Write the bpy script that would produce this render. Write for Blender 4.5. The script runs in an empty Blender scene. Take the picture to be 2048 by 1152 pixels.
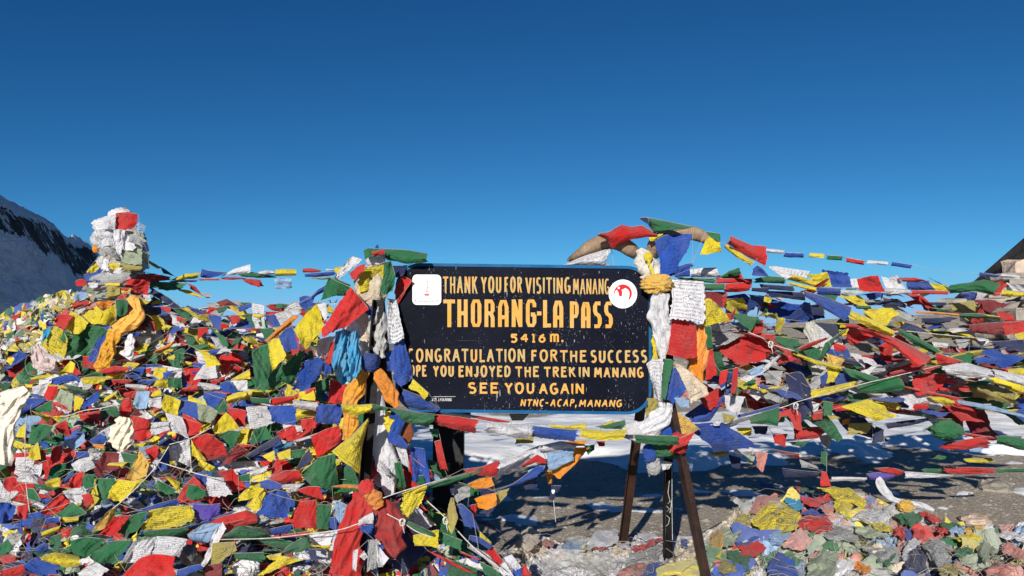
import bpy, math, random
import numpy as np
from mathutils import Vector, noise as mnoise

# ------------------------------------------------------------------ camera, sky, sun, exposure
SC = bpy.context.scene
COL = SC.collection
F_PX, PITCH, EYE = 1547.0, math.radians(3.85), 1.45
cam_d = bpy.data.cameras.new('camera')
cam = bpy.data.objects.new('camera', cam_d)
COL.objects.link(cam)
cam.location = (0, 0, EYE)
cam.rotation_euler = (math.radians(90) + PITCH, 0, 0)
cam_d.sensor_width = 36.0
cam_d.lens = 36.0 * F_PX / 2048.0
cam_d.clip_start = 0.05
cam_d.clip_end = 20000
SC.camera = cam

SUN_EL, SUN_AZ = math.radians(19.5), math.radians(194)      # low morning sun, behind the viewer and a little left
world = bpy.data.worlds.new('World')
SC.world = world
world.use_nodes = True
wn = world.node_tree
wn.nodes.clear()
sky = wn.nodes.new('ShaderNodeTexSky')
sky.sky_type = 'NISHITA'
sky.sun_disc = False
sky.sun_elevation = SUN_EL
sky.sun_rotation = SUN_AZ
sky.altitude = 5400
sky.air_density = 1.0
sky.dust_density = 0.0
sky.ozone_density = 1.6
bg = wn.nodes.new('ShaderNodeBackground')
bg.inputs['Strength'].default_value = 0.0735
wo = wn.nodes.new('ShaderNodeOutputWorld')
# the deep, saturated blue of thin air as the phone recorded it: one tone curve per channel over the whole sky
ssep = wn.nodes.new('ShaderNodeSeparateColor'); scmb = wn.nodes.new('ShaderNodeCombineColor')
wn.links.new(sky.outputs[0], ssep.inputs[0])
for ch, gam, k, cap in ((0, 1.65, 0.78, .24), (1, 1.27, 1.055, .43), (2, 1.05, 1.03, .68)):
    s0 = 0.088
    pw = wn.nodes.new('ShaderNodeMath'); pw.operation = 'POWER'; pw.inputs[1].default_value = gam
    ml = wn.nodes.new('ShaderNodeMath'); ml.operation = 'MULTIPLY'; ml.inputs[1].default_value = k * s0 ** (gam - 1)
    wn.links.new(ssep.outputs[ch], pw.inputs[0]); wn.links.new(pw.outputs[0], ml.inputs[0]); 
    mn = wn.nodes.new('ShaderNodeMath'); mn.operation = 'SMOOTH_MIN'; mn.inputs[1].default_value = cap / 0.0735; mn.inputs[2].default_value = .12 / 0.0735
    wn.links.new(ml.outputs[0], mn.inputs[0]); wn.links.new(mn.outputs[0], scmb.inputs[ch])
wn.links.new(scmb.outputs[0], bg.inputs[0])
wn.links.new(bg.outputs[0], wo.inputs[0])

sun_d = bpy.data.lights.new('sun', 'SUN')
sun_d.energy = 5.0
sun_d.angle = math.radians(0.5)
sun_d.color = (1.0, 0.94, 0.85)
sun = bpy.data.objects.new('sun', sun_d)
COL.objects.link(sun)
sdir = Vector((-math.sin(SUN_AZ) * math.cos(SUN_EL), -math.cos(SUN_AZ) * math.cos(SUN_EL), -math.sin(SUN_EL)))
sun.rotation_euler = sdir.to_track_quat('-Z', 'Y').to_euler()
SC.view_settings.view_transform = 'Standard'
SC.view_settings.look = 'None'
SC.view_settings.exposure = 0.28
SC.view_settings.gamma = 1.0

# ------------------------------------------------------------------ helpers
rng = random.Random(11)
CP, SP = math.cos(PITCH), math.sin(PITCH)

def P(px, py, Y):
    """the point at depth Y that the photograph shows at pixel px, py"""
    u = (px - 1024) / F_PX
    v = -(py - 576) / F_PX
    dx, dy, dz = u, CP - v * SP, SP + v * CP
    t = Y / dy
    return np.array((dx * t, Y, EYE + dz * t))

def Parr(px, py, Y):
    u = (px - 1024) / F_PX
    v = -(py - 576) / F_PX
    dy = CP - v * SP
    t = Y / dy
    return np.stack([u * t, Y + 0 * t, EYE + (SP + v * CP) * t], -1)

def sm(t):
    t = min(1.0, max(0.0, t))
    return t * t * (3 - 2 * t)

def lerp(a, b, t):
    return a + (b - a) * t

def mesh_np(name, verts, faces, uvs=None, smooth=True):
    me = bpy.data.meshes.new(name)
    verts = np.asarray(verts, dtype=np.float32).reshape(-1, 3)
    if isinstance(faces, np.ndarray):
        nf, k = faces.shape
        me.vertices.add(len(verts)); me.vertices.foreach_set('co', verts.ravel())
        me.loops.add(nf * k); me.loops.foreach_set('vertex_index', faces.ravel().astype(np.int32))
        me.polygons.add(nf)
        me.polygons.foreach_set('loop_start', np.arange(0, nf * k, k, dtype=np.int32))
        me.polygons.foreach_set('loop_total', np.full(nf, k, dtype=np.int32))
        if smooth:
            me.polygons.foreach_set('use_smooth', np.ones(nf, dtype=bool))
        if uvs is not None:
            ul = me.uv_layers.new(name='uv')
            ul.data.foreach_set('uv', np.asarray(uvs, np.float32)[faces.ravel()].ravel())
        me.update(calc_edges=True)
    else:
        me.from_pydata([tuple(v) for v in verts.tolist()], [], [tuple(f) for f in faces])
        if smooth:
            for p in me.polygons:
                p.use_smooth = True
        me.update()
    return me

def link(name, me, mat=None, parent=None, color=None):
    o = bpy.data.objects.new(name, me)
    COL.objects.link(o)
    if me is not None and mat is not None:
        if not me.materials:
            me.materials.append(mat)
    if parent is not None:
        o.parent = parent
        w = Vector((0, 0, 0)); q = parent
        while q is not None: w += q.location; q = q.parent
        o.location = -w
    if color is not None:
        o.color = color
    return o

def empty(name, loc):
    o = bpy.data.objects.new(name, None)
    o.empty_display_size = 0.1
    COL.objects.link(o)
    o.location = [float(c) for c in loc]
    return o

def tag(o, label=None, cat=None, group=None, kind=None):
    if label: o['label'] = label
    if cat: o['category'] = cat
    if group: o['group'] = group
    if kind: o['kind'] = kind
    return o

_grid = {}
def grid_faces(nu, nv):
    """quads of a (nv+1) x (nu+1) grid, row by row"""
    if (nu, nv) not in _grid:
        i = np.arange(nv)[:, None] * (nu + 1) + np.arange(nu)[None, :]
        i = i.ravel()
        _grid[(nu, nv)] = np.stack([i, i + 1, i + nu + 2, i + nu + 1], -1)
    return _grid[(nu, nv)]

def grid_uv(nu, nv):
    v, u = np.mgrid[0:nv + 1, 0:nu + 1]
    return np.stack([u.ravel() / nu, 1 - v.ravel() / nv], -1)

def resample(pts, n):
    pts = np.asarray(pts, float)
    if len(pts) == 1:
        pts = np.vstack([pts, pts + 1e-3])
    seg = np.hypot(*(pts[1:] - pts[:-1]).T)
    s = np.concatenate([[0], np.cumsum(seg)])
    t = np.linspace(0, s[-1], n)
    return np.stack([np.interp(t, s, pts[:, 0]), np.interp(t, s, pts[:, 1])], -1)

def smooth_line(pts, n):
    """Catmull-Rom through points of any dimension"""
    pts = np.asarray(pts, float)
    Q = np.vstack([2 * pts[0] - pts[1], pts, 2 * pts[-1] - pts[-2]])
    out = []
    m = len(pts) - 1
    for k in range(n):
        t = k / (n - 1) * m
        i = min(int(t), m - 1)
        f = t - i
        a, b, c, d = Q[i], Q[i + 1], Q[i + 2], Q[i + 3]
        out.append(0.5 * (2 * b + (c - a) * f + (2 * a - 5 * b + 4 * c - d) * f * f + (3 * b - a - 3 * c + d) * f ** 3))
    return np.array(out)

def tube(path, rad, sides=6, cap=True, mod=None):
    """verts, faces of a tube along world points; rad scalar or list; mod(t, angle) -> radius factor"""
    path = np.asarray(path, float)
    n = len(path)
    rad = np.full(n, rad) if np.isscalar(rad) else np.asarray(rad, float)
    tang = np.gradient(path, axis=0)
    tang /= np.linalg.norm(tang, axis=1)[:, None] + 1e-9
    up = np.array((0, 0, 1.0)) if abs(tang[0][2]) < 0.9 else np.array((1.0, 0, 0))
    V = []
    a = np.arange(sides) / sides * 2 * math.pi
    for i in range(n):
        x = np.cross(up, tang[i]); x /= np.linalg.norm(x) + 1e-9
        y = np.cross(tang[i], x); up = y
        r = np.full(sides, rad[i])
        if mod is not None:
            r = r * np.array([mod(i / (n - 1), q) for q in a])
        V.append(path[i] + np.outer(np.cos(a) * r, x) + np.outer(np.sin(a) * r, y))
    V = np.concatenate(V)
    F = []
    for i in range(n - 1):
        for k in range(sides):
            k2 = (k + 1) % sides
            F.append((i * sides + k, i * sides + k2, (i + 1) * sides + k2, (i + 1) * sides + k))
    if cap:
        F.append(tuple(range(sides - 1, -1, -1)))
        F.append(tuple(range((n - 1) * sides, n * sides)))
    return V, F

def merge(parts):
    V, F, o = [], [], 0
    for v, f in parts:
        V.append(np.asarray(v)); F += [tuple(int(q) + o for q in ff) for ff in f]; o += len(v)
    return np.concatenate(V), F

# ------------------------------------------------------------------ materials
def mat_new(name):
    m = bpy.data.materials.new(name)
    m.use_nodes = True
    nt = m.node_tree
    nt.nodes.clear()
    out = nt.nodes.new('ShaderNodeOutputMaterial')
    return m, nt, out

class N:
    """tiny node-graph writer"""
    def __init__(s, nt): s.nt = nt
    def n(s, typ, **kw):
        x = s.nt.nodes.new(typ)
        for k, v in kw.items(): setattr(x, k, v)
        return x
    def set(s, inp, v):
        if hasattr(v, 'links') or isinstance(v, bpy.types.NodeSocket): s.nt.links.new(v, inp)
        else: inp.default_value = v
    def math(s, op, a, b=0.0, c=None, clamp=False):
        x = s.n('ShaderNodeMath', operation=op); x.use_clamp = clamp
        s.set(x.inputs[0], a); s.set(x.inputs[1], b)
        if c is not None: s.set(x.inputs[2], c)
        return x.outputs[0]
    def mix(s, f, a, b, mode='MIX'):
        x = s.n('ShaderNodeMix', data_type='RGBA', blend_type=mode)
        s.set(x.inputs[0], f); s.set(x.inputs[6], a); s.set(x.inputs[7], b)
        return x.outputs[2]
    def noise(s, vec, scale, detail=2.0, rough=0.5, dist=0.0):
        x = s.n('ShaderNodeTexNoise')
        x.inputs['Scale'].default_value = scale; x.inputs['Detail'].default_value = detail
        x.inputs['Roughness'].default_value = rough; x.inputs['Distortion'].default_value = dist
        if vec is not None: s.set(x.inputs['Vector'], vec)
        return x.outputs[0]
    def ramp(s, f, stops):
        x = s.n('ShaderNodeValToRGB')
        s.set(x.inputs[0], f)
        els = x.color_ramp.elements
        while len(els) < len(stops): els.new(0.5)
        for e, (p, c) in zip(els, stops):
            e.position = p; e.color = (c, c, c, 1) if not isinstance(c, tuple) else (*c, 1)
        return x.outputs[0]
    def bump(s, h, strength, dist):
        x = s.n('ShaderNodeBump')
        x.inputs['Strength'].default_value = strength; x.inputs['Distance'].default_value = dist
        s.set(x.inputs['Height'], h)
        return x.outputs[0]
    def pbsdf(s, color, rough, normal=None, **kw):
        x = s.n('ShaderNodeBsdfPrincipled')
        s.set(x.inputs['Base Color'], color); s.set(x.inputs['Roughness'], rough)
        if normal is not None: s.set(x.inputs['Normal'], normal)
        for k, v in kw.items(): s.set(x.inputs[k.replace('_', ' ')], v)
        return x.outputs[0]

def make_cloth(name, rough=0.8, sheen=0.15, trans=0.28, per_object=True, spec=0.15, printed=True, wr=1.0):
    m, nt, out = mat_new(name)
    g = N(nt)
    tc = g.n('ShaderNodeTexCoord')
    obj = tc.outputs['Object']
    if per_object:
        oi = g.n('ShaderNodeObjectInfo')
        base, ink, rnd = oi.outputs['Color'], oi.outputs['Alpha'], oi.outputs['Random']
    else:
        at = g.n('ShaderNodeAttribute', attribute_name='dye')
        base, ink, rnd = at.outputs['Color'], None, None
    # washed-out dye and grime
    n1 = g.noise(obj, 7.0, 3.0, 0.6)
    col = g.mix(g.math('MULTIPLY', g.ramp(n1, [(0.42, 0.0), (0.75, 1.0)]), 0.10), base, (0.55, 0.52, 0.47, 1))
    n2 = g.noise(obj, 23.0, 3.0, 0.7)
    col = g.mix(g.math('MULTIPLY', g.ramp(n2, [(0.35, 1.0), (0.6, 0.0)]), 0.28), col, g.mix(0.5, col, (0.05, 0.045, 0.04, 1)))
    if ink is not None and printed:
        uv = g.n('ShaderNodeSeparateXYZ'); nt.links.new(tc.outputs['UV'], uv.inputs[0])
        u, v = uv.outputs[0], uv.outputs[1]
        wob = g.math('MULTIPLY', g.math('SUBTRACT', g.noise(tc.outputs['UV'], 3.0, 1.0), 0.5), 0.02)
        vv = g.math('MULTIPLY', g.math('ADD', v, wob), 11.0)
        fr = g.math('FRACT', vv)
        line = g.math('MULTIPLY', g.math('GREATER_THAN', fr, 0.36), g.math('LESS_THAN', fr, 0.86))
        cmb = g.n('ShaderNodeCombineXYZ')
        g.set(cmb.inputs[0], g.math('MULTIPLY', u, 42.0))
        g.set(cmb.inputs[1], g.math('MULTIPLY', vv, 2.4))
        g.set(cmb.inputs[2], g.math('MULTIPLY', rnd, 91.0))
        gl = g.noise(cmb.outputs[0], 1.0, 1.0, 0.5)
        glyph = g.math('GREATER_THAN', gl, 0.5)
        # margins of the block print
        def band(x, a, b):
            return g.math('MULTIPLY', g.math('GREATER_THAN', x, a), g.math('LESS_THAN', x, b))
        inside = g.math('MULTIPLY', band(u, 0.10, 0.90), band(v, 0.09, 0.92))
        cu = g.math('SUBTRACT', u, 0.5); cv = g.math('SUBTRACT', v, 0.5)
        ctr = g.math('LESS_THAN', g.math('MAXIMUM', g.math('ABSOLUTE', cu), g.math('ABSOLUTE', cv)), 0.16)
        cmb2 = g.n('ShaderNodeCombineXYZ')
        g.set(cmb2.inputs[0], g.math('MULTIPLY', u, 14.0)); g.set(cmb2.inputs[1], g.math('MULTIPLY', v, 14.0))
        g.set(cmb2.inputs[2], g.math('MULTIPLY', rnd, 57.0))
        horse = g.math('GREATER_THAN', g.noise(cmb2.outputs[0], 1.0, 2.0, 0.6), 0.52)
        text = g.math('MULTIPLY', g.math('MULTIPLY', line, glyph), g.math('SUBTRACT', 1.0, ctr))
        text = g.math('ADD', text, g.math('MULTIPLY', ctr, horse), clamp=True)
        text = g.math('MULTIPLY', text, inside)
        # thin frame round the print
        e = g.math('MAXIMUM', g.math('ABSOLUTE', cu), g.math('ABSOLUTE', cv))
        text = g.math('ADD', text, band(e, 0.435, 0.45), clamp=True)
        wear = g.ramp(g.noise(obj, 12.0, 3.0, 0.7), [(0.3, 0.4), (0.6, 1.0)])
        f = g.math('MULTIPLY', g.math('MULTIPLY', text, ink), wear)
        inkc = g.mix(0.88, col, (0.02, 0.02, 0.03, 1))
        col = g.mix(f, col, inkc)
    # weave and creases
    w1 = g.noise(obj, 30.0 * wr, 3.0, 0.6, 1.2)
    rn = g.n('ShaderNodeTexNoise', noise_type='RIDGED_MULTIFRACTAL'); rn.inputs['Scale'].default_value = 11.0 * wr; rn.inputs['Detail'].default_value = 3.0
    rn.inputs['Distortion'].default_value = 1.0; nt.links.new(obj, rn.inputs['Vector'])
    w1 = g.math('ADD', w1, g.math('MULTIPLY', rn.outputs[0], 0.45))
    w2 = g.noise(obj, 420.0, 1.0, 0.5)
    h = g.math('ADD', g.math('MULTIPLY', w1, 1.0), g.math('MULTIPLY', w2, 0.12))
    nrm = g.bump(h, 0.9, 0.016)
    bs = g.pbsdf(col, rough, nrm, Sheen_Weight=sheen)
    bs.node.inputs['Specular IOR Level'].default_value = spec
    if trans > 0:
        tr = g.n('ShaderNodeBsdfTranslucent'); g.set(tr.inputs[0], col); g.set(tr.inputs[1], nrm)
        mx = g.n('ShaderNodeMixShader'); mx.inputs[0].default_value = trans
        nt.links.new(bs, mx.inputs[1]); nt.links.new(tr.outputs[0], mx.inputs[2])
        bs = mx.outputs[0]
    nt.links.new(bs, out.inputs[0])
    return m

def simple_mat(name, c, rough=0.7, c2=None, scale=8.0, bump=0.0, bscale=40.0, metallic=0.0, spec=0.3, contrast=(0.35, 0.65)):
    m, nt, out = mat_new(name)
    g = N(nt)
    tc = g.n('ShaderNodeTexCoord')
    col = (*c, 1)
    if c2 is not None:
        f = g.ramp(g.noise(tc.outputs['Object'], scale, 4.0, 0.65), [(contrast[0], 0.0), (contrast[1], 1.0)])
        col = g.mix(f, (*c, 1), (*c2, 1))
    nrm = g.bump(g.noise(tc.outputs['Object'], bscale, 4.0, 0.6), 0.8, bump) if bump > 0 else None
    bs = g.pbsdf(col, rough, nrm, Metallic=metallic)
    bs.node.inputs['Specular IOR Level'].default_value = spec
    nt.links.new(bs, out.inputs[0])
    return m

CLOTH = make_cloth('printed_cotton')
SCRAP = make_cloth('faded_cotton_scraps', per_object=False, trans=0.1)
SATIN = make_cloth('satin', rough=0.38, sheen=0.3, trans=0.12, spec=0.6, printed=False, wr=0.6)
CORD = simple_mat('white_cord', (0.62, 0.60, 0.55), 0.8, (0.35, 0.33, 0.3), 30)
TWINE = simple_mat('worn_twine', (0.20, 0.18, 0.15), 0.9, (0.36, 0.34, 0.3), 3)

DYE = {
 'R': (0.60, 0.018, 0.016), 'B': (0.014, 0.075, 0.40), 'G': (0.016, 0.155, 0.055), 'Y': (0.78, 0.63, 0.025),
 'W': (0.74, 0.74, 0.78), 'O': (0.82, 0.28, 0.015), 'L': (0.30, 0.47, 0.72), 'T': (0.015, 0.33, 0.62),
 'C': (0.80, 0.68, 0.52), 'M': (0.23, 0.018, 0.025), 'D': (0.018, 0.028, 0.10), 'S': (0.36, 0.43, 0.30),
 'K': (0.42, 0.43, 0.43), 'P': (0.62, 0.26, 0.22), 'V': (0.11, 0.07, 0.42), 'U': (0.42, 0.35, 0.09),
 'A': (0.80, 0.50, 0.10),
}
def dye(code, ink=0.35, jit=0.12):
    c = DYE[code]
    f = 1 + rng.uniform(-jit, jit)
    fade = rng.uniform(0, 0.03)
    c = [min(0.86, lerp(x * f, 0.5, fade)) for x in c]
    return (c[0], c[1], c[2], ink)

# ------------------------------------------------------------------ cloth surfaces
TILES = {'A': (0, 380, 3.84), 'B': (480, 480, 3.84), 'D': (1120, 420, 4.432), 'E': (1520, 450, 3.716), 'F': (0, 600, 3.84),
         'G': (0, 850, 3.815), 'H': (420, 740, 2.796), 'I': (860, 800, 3.2724), 'J': (1400, 650, 3.1605), 'K': (1400, 880, 3.1605),
         'L': (1260, 560, 3.387), 'N': (1000, 1000, 4.096), 'Q': (1120, 420, 6.4), 'Z': (0, 0, 1.0)}
def tpx(tile, s):
    x0, y0, k = TILES[tile]
    a, b = s.split(',')
    return (x0 + float(a) / k, y0 + float(b) / k)

def folds(U, V, seed, amp, nf=3):
    """sharp and soft folds: a height field over the unit square"""
    r = random.Random(seed)
    h = np.zeros_like(U)
    for _ in range(nf):
        th = r.uniform(0, math.pi)
        f = r.uniform(0.7, 2.0)
        t = (U * math.cos(th) + V * math.sin(th)) * f + r.random()
        tri = 1 - 2 * np.abs((t % 1.0) - 0.5) * 2
        w = 0.5 + 0.5 * np.sin((U * math.sin(th) - V * math.cos(th)) * r.uniform(2, 5) + r.uniform(0, 6))
        h += r.uniform(0.3, 1.0) * np.sign(tri) * np.abs(tri) ** 1.3 * w
    th = r.uniform(-0.6, 0.6)
    h += 1.1 * np.sin((U * math.cos(th) + V * math.sin(th) * 0.6) * r.uniform(4, 9) + r.uniform(0, 6)) * (0.35 + 0.65 * V)
    h += 0.22 * np.sin((U + 0.5 * V) * r.uniform(18, 30) + r.uniform(0, 6)) * (1 - V * 0.6)
    # smaller creases, bent by a slow warp
    for k in range(4):
        th = r.uniform(0, math.pi); f = r.uniform(5, 15)
        wu = U + .12 * np.sin(V * r.uniform(4, 9) + r.uniform(0, 6)); wv = V + .12 * np.sin(U * r.uniform(4, 9) + r.uniform(0, 6))
        c = np.sin((wu * math.cos(th) + wv * math.sin(th)) * f + r.uniform(0, 6))
        msk = np.clip(np.sin(wu * r.uniform(3, 7) + r.uniform(0, 6)) + np.sin(wv * r.uniform(3, 7) + r.uniform(0, 6)), 0, 1.2)
        h += (1 - np.abs(c)) ** 2 * msk * 5.0 / f
    return h * amp * 0.45

def cloth_px(top, bot, Yf, seed, n=13, amp=1.0, ripple=0.075):
    """cloth between two pixel polylines, standing at depth Yf(px,py); returns verts, faces, uvs and the 3-D top edge"""
    r = random.Random(seed)
    a, b = resample(top, n + 1), resample(bot, n + 1)
    w = max(np.hypot(*(a[-1] - a[0])), np.hypot(*(b[-1] - b[0])))
    hgt = 0.5 * (np.hypot(*(b[0] - a[0])) + np.hypot(*(b[-1] - a[-1]))) + 1e-3
    mid = np.hypot(*(b[n // 2] - a[n // 2])) + 1e-3
    hgt = max(hgt, mid)
    V, U = np.mgrid[0:n + 1, 0:n + 1] / n
    X = a[None, :, 0] * (1 - V) + b[None, :, 0] * V
    Z = a[None, :, 1] * (1 - V) + b[None, :, 1] * V
    # scalloped, slightly irregular hems (the corded edge stays put)
    hem = (np.sin(U * r.uniform(3, 8) + r.uniform(0, 6)) * 0.03 + np.sin(U * r.uniform(12, 20) + r.uniform(0, 6)) * 0.010) * V
    Z = Z + hem * hgt
    side = (np.sin(V * r.uniform(3, 7) + r.uniform(0, 6)) * 0.035 + np.sin(V * r.uniform(10, 16) + r.uniform(0, 6)) * 0.012) * V
    X = X + side * w
    fr = np.random.RandomState(seed % 99991); fz = 0.012 + 0.02 * (fr.rand() < .3)      # frayed, uneven borders
    Z[-1] += fr.randn(n + 1) * hgt * fz; X[1:, 0] += fr.randn(n) * w * fz * .7; X[1:, -1] += fr.randn(n) * w * fz * .7
    cx, cy = X.mean(), Z.mean()
    Y0 = Yf(cx, cy)
    s3 = Y0 / F_PX
    size = math.sqrt(w * hgt) * s3
    tilt = r.uniform(-0.35, 0.35) * w * s3 * (U - 0.5) + r.uniform(-0.25, 0.45) * hgt * s3 * -V
    disp = folds(U, V, seed, size * ripple * 2.5 * amp)
    ca, cb = r.uniform(-.5, .5), r.uniform(-.5, .5)                                       # wind curls the loose corners
    disp += size * (ca * V ** 2 * U ** 2 + cb * V ** 2 * (1 - U) ** 2) * .8
    if hgt < 0.42 * w:                                 # wound round its cord: a flattened roll
        disp += -np.sin(np.pi * V) * hgt * s3 * 0.55
    Yv = Y0 + tilt + disp
    W = Parr(X, Z, Yv)
    return W.reshape(-1, 3), grid_faces(n, n), grid_uv(n, n), W[0]

def flag_px(parent, top, bot, Yf, code, seed, mat=None, name='flag', n=13, ink=None, amp=1.0):
    printed = code.endswith('p')
    c = code[0]
    v, f, uv, edge = cloth_px(top, bot, Yf, seed, n, amp)
    me = mesh_np(name, v, f, uv)
    if ink is None:
        ink = rng.uniform(0.7, 0.95) if printed else rng.uniform(0.2, 0.7)
        if c in 'DMTAO' and not printed: ink *= 0.5
    o = link(name, me, mat or CLOTH, parent, dye(c, ink))
    return o, edge

def cord_mesh(path, r=0.0014):
    return tube(path, r, 5)

def sag_path(a, b, n=8, sag=0.0):
    t = np.linspace(0, 1, n)[:, None]
    p = a * (1 - t) + b * t
    p[:, 2] -= sag * 4 * (t * (1 - t))[:, 0]
    return p

# ------------------------------------------------------------------ the ground of the pass
def fbm(x, y, z=0.0, o=4):
    return mnoise.fractal(Vector((x, y, z)), 1.0, 2.1, o)

def ground_z(x, y):
    z = 0.03 * fbm(x * 0.5, y * 0.5) + 0.012 * fbm(x * 2.3, y * 2.3, 3)
    z += 2.3 * sm((x - 4.0) / 16.0) * sm((y - 15.0) / 19.0)
    z += 0.35 * sm((y - 14.0) / 12.0)
    if y > 14: z += 0.25 * sm((y - 14) / 10) * fbm(x * 0.13, y * 0.13, 8)
    z -= 60.0 * sm((y - 48.0) / 400.0)                       # the far side of the pass falls away
    return z

m_ground, nt, out = mat_new('gravel')
g = N(nt); tc = g.n('ShaderNodeTexCoord'); ob = tc.outputs['Object']
big = g.ramp(g.noise(ob, 1.3, 5.0, 0.65), [(0.3, 0.0), (0.7, 1.0)])
col = g.mix(big, (0.36, 0.295, 0.215, 1), (0.52, 0.445, 0.34, 1))
vo = g.n('ShaderNodeTexVoronoi'); vo.inputs['Scale'].default_value = 46.0; nt.links.new(ob, vo.inputs['Vector'])
sp = g.n('ShaderNodeSeparateColor'); nt.links.new(vo.outputs['Color'], sp.inputs[0])
col = g.mix(g.math('MULTIPLY', sp.outputs[0], 0.55), col, (0.24, 0.21, 0.17, 1))
col = g.mix(g.math('MULTIPLY', g.math('GREATER_THAN', sp.outputs[1], 0.86), 0.6), col, (0.55, 0.50, 0.44, 1))
hh = g.math('ADD', g.math('MULTIPLY', g.noise(ob, 60.0, 4.0, 0.7), 1.0), g.math('MULTIPLY', vo.outputs['Distance'], -0.8))
nt.links.new(g.pbsdf(col, 0.92, g.bump(hh, 1.0, 0.02)), out.inputs[0])

def hgrid(xs, ys, zf):
    V = [(x, y, zf(x, y)) for y in ys for x in xs]
    return np.array(V), grid_faces(len(xs) - 1, len(ys) - 1)

xs = np.concatenate([np.linspace(-400, -12, 14), np.arange(-11, 26, 0.22), np.linspace(27, 400, 16)])
ys = np.concatenate([np.linspace(-12, 2.5, 8), np.arange(2.8, 18, 0.2), np.linspace(18.5, 50, 60), np.linspace(55, 900, 30)])
V, Fq = hgrid(xs, ys, ground_z)
tag(link('ground', mesh_np('ground', V, Fq), m_ground), kind='structure')
# the valley floor far below, out to the horizon
V = np.array([(-9000, -3000, -62), (9000, -3000, -62), (9000, 14000, -62), (-9000, 14000, -62)], float)
m_far = simple_mat('valley_rock', (0.16, 0.14, 0.12), 0.95, (0.3, 0.29, 0.27), 0.004)
tag(link('terrain', mesh_np('terrain', V, np.array([[0, 1, 2, 3]])), m_far), kind='structure')

# snow left lying behind the sign
m_snow, nt, out = mat_new('old_snow')
g = N(nt); tc = g.n('ShaderNodeTexCoord'); ob = tc.outputs['Object']
col = g.mix(g.ramp(g.noise(ob, 2.2, 5.0, 0.7), [(0.45, 0.0), (0.72, 1.0)]), (0.90, 0.91, 0.92, 1), (0.74, 0.73, 0.71, 1))
col = g.mix(g.ramp(g.noise(ob, 17.0, 4.0, 0.7), [(0.63, 0.0), (0.73, 0.7)]), col, (0.33, 0.30, 0.27, 1))
mp = g.n('ShaderNodeMapping'); mp.inputs['Scale'].default_value = (1.0, 1.7, 1.0); nt.links.new(ob, mp.inputs[0])
b1 = g.noise(mp.outputs[0], 1.6, 4.0, 0.5)
sb = g.pbsdf(col, 0.55, g.bump(b1, 0.7, 0.07), Subsurface_Weight=0.0)
nt.links.new(sb, out.inputs[0])

def snow_sheet(name, x0, x1, y0, y1, step, maskf, thick, zoff=0.0):
    xs = np.arange(x0, x1, step); ys = np.arange(y0, y1, step)
    nx, ny = len(xs), len(ys)
    M = np.array([[maskf(x, y) for x in xs] for y in ys])
    V = np.array([(x, y, ground_z(x, y) - 0.03 + zoff + thick * (sm(M[j, i] * 3.0 + 0.3) + 0.25 * fbm(x * 1.4, y * 2.6, 5) * sm(M[j, i] * 4)))
                  for j, y in enumerate(ys) for i, x in enumerate(xs)])
    Fq = grid_faces(nx - 1, ny - 1)
    keep = (M.ravel()[Fq] > -0.1).any(1)
    return tag(link(name, mesh_np(name, V, Fq[keep]), m_snow), kind='structure')

def snow_main(x, y):
    near = 8.6 if x < 1 else lerp(8.6, 9.9, sm((x - 1) / 3))
    near += 0.9 * fbm(x * 0.45, 1.3) + 0.35 * fbm(x * 1.5, 4.4)
    far = (14.2 if x < 4 else lerp(14.2, 15.5, sm((x - 4) / 4))) + 1.2 * fbm(x * 0.3, 7.7)
    m = min(y - near, far - y) * 0.5 + 0.32 * fbm(x * 0.9, y * 0.9, 2)
    if x < -2: m -= (-2 - x) * 0.4
    return m
snow_sheet('snow', -5, 17, 7.4, 16.5, 0.13, snow_main, 0.16)
def snow_patch(x, y):
    return 0.16 - math.hypot((x + 0.1) / 1.0, (y - 6.45) / 0.62) * 0.5 + 0.38 * fbm(x * 3.2, y * 3.2, 9)
snow_sheet('snow', -1.4, 1.2, 5.6, 7.4, 0.035, snow_patch, 0.035, 0.015)
def snow_streaks(x, y):
    return 0.02 + 0.5 * fbm(x * 0.35, y * 0.16, 12) - 0.12 * abs(y - 22) / 6
def snow_bits(x, y):
    return -0.06 + 0.5 * fbm(x * 2.1, y * 2.6, 31) - 0.25 * abs(y - 7.3)
snow_sheet('snow', -0.6, 5.2, 6.2, 8.6, 0.05, snow_bits, 0.03, 0.016)
snow_sheet('snow', -9, 10, 16.2, 29, 0.3, snow_streaks, 0.06, 0.02)

# ------------------------------------------------------------------ the big shaded mountain on the left
m_mtn, nt, out = mat_new('snow_and_rock')
g = N(nt); tc = g.n('ShaderNodeTexCoord'); uvn = tc.outputs['UV']; ob = tc.outputs['Object']
sx = g.n('ShaderNodeSeparateXYZ'); nt.links.new(uvn, sx.inputs[0])
u, v = sx.outputs[0], sx.outputs[1]           # v: 0 at the crest, 1 at the foot
nz = g.noise(ob, 0.020, 6.0, 0.72)
nz2 = g.noise(ob, 0.0055, 4.0, 0.6)
vv = g.math('ADD', v, g.math('MULTIPLY', g.math('SUBTRACT', nz2, 0.5), 0.05))
vv = g.math('ADD', vv, g.math('MULTIPLY', g.math('SUBTRACT', nz, 0.5), 0.13))
lo = g.math('ADD', 0.036, g.math('MULTIPLY', u, -0.01))
hi = g.math('ADD', 0.042, g.math('MULTIPLY', u, 0.20))
rock = g.math('MULTIPLY', g.math('GREATER_THAN', vv, lo), g.math('LESS_THAN', vv, hi))
mp = g.n('ShaderNodeMapping'); mp.inputs['Scale'].default_value = (1.0, 1.0, 0.35); nt.links.new(ob, mp.inputs[0])
gully = g.math('GREATER_THAN', g.noise(mp.outputs[0], 0.07, 6.0, 0.75), 0.55)
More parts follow.
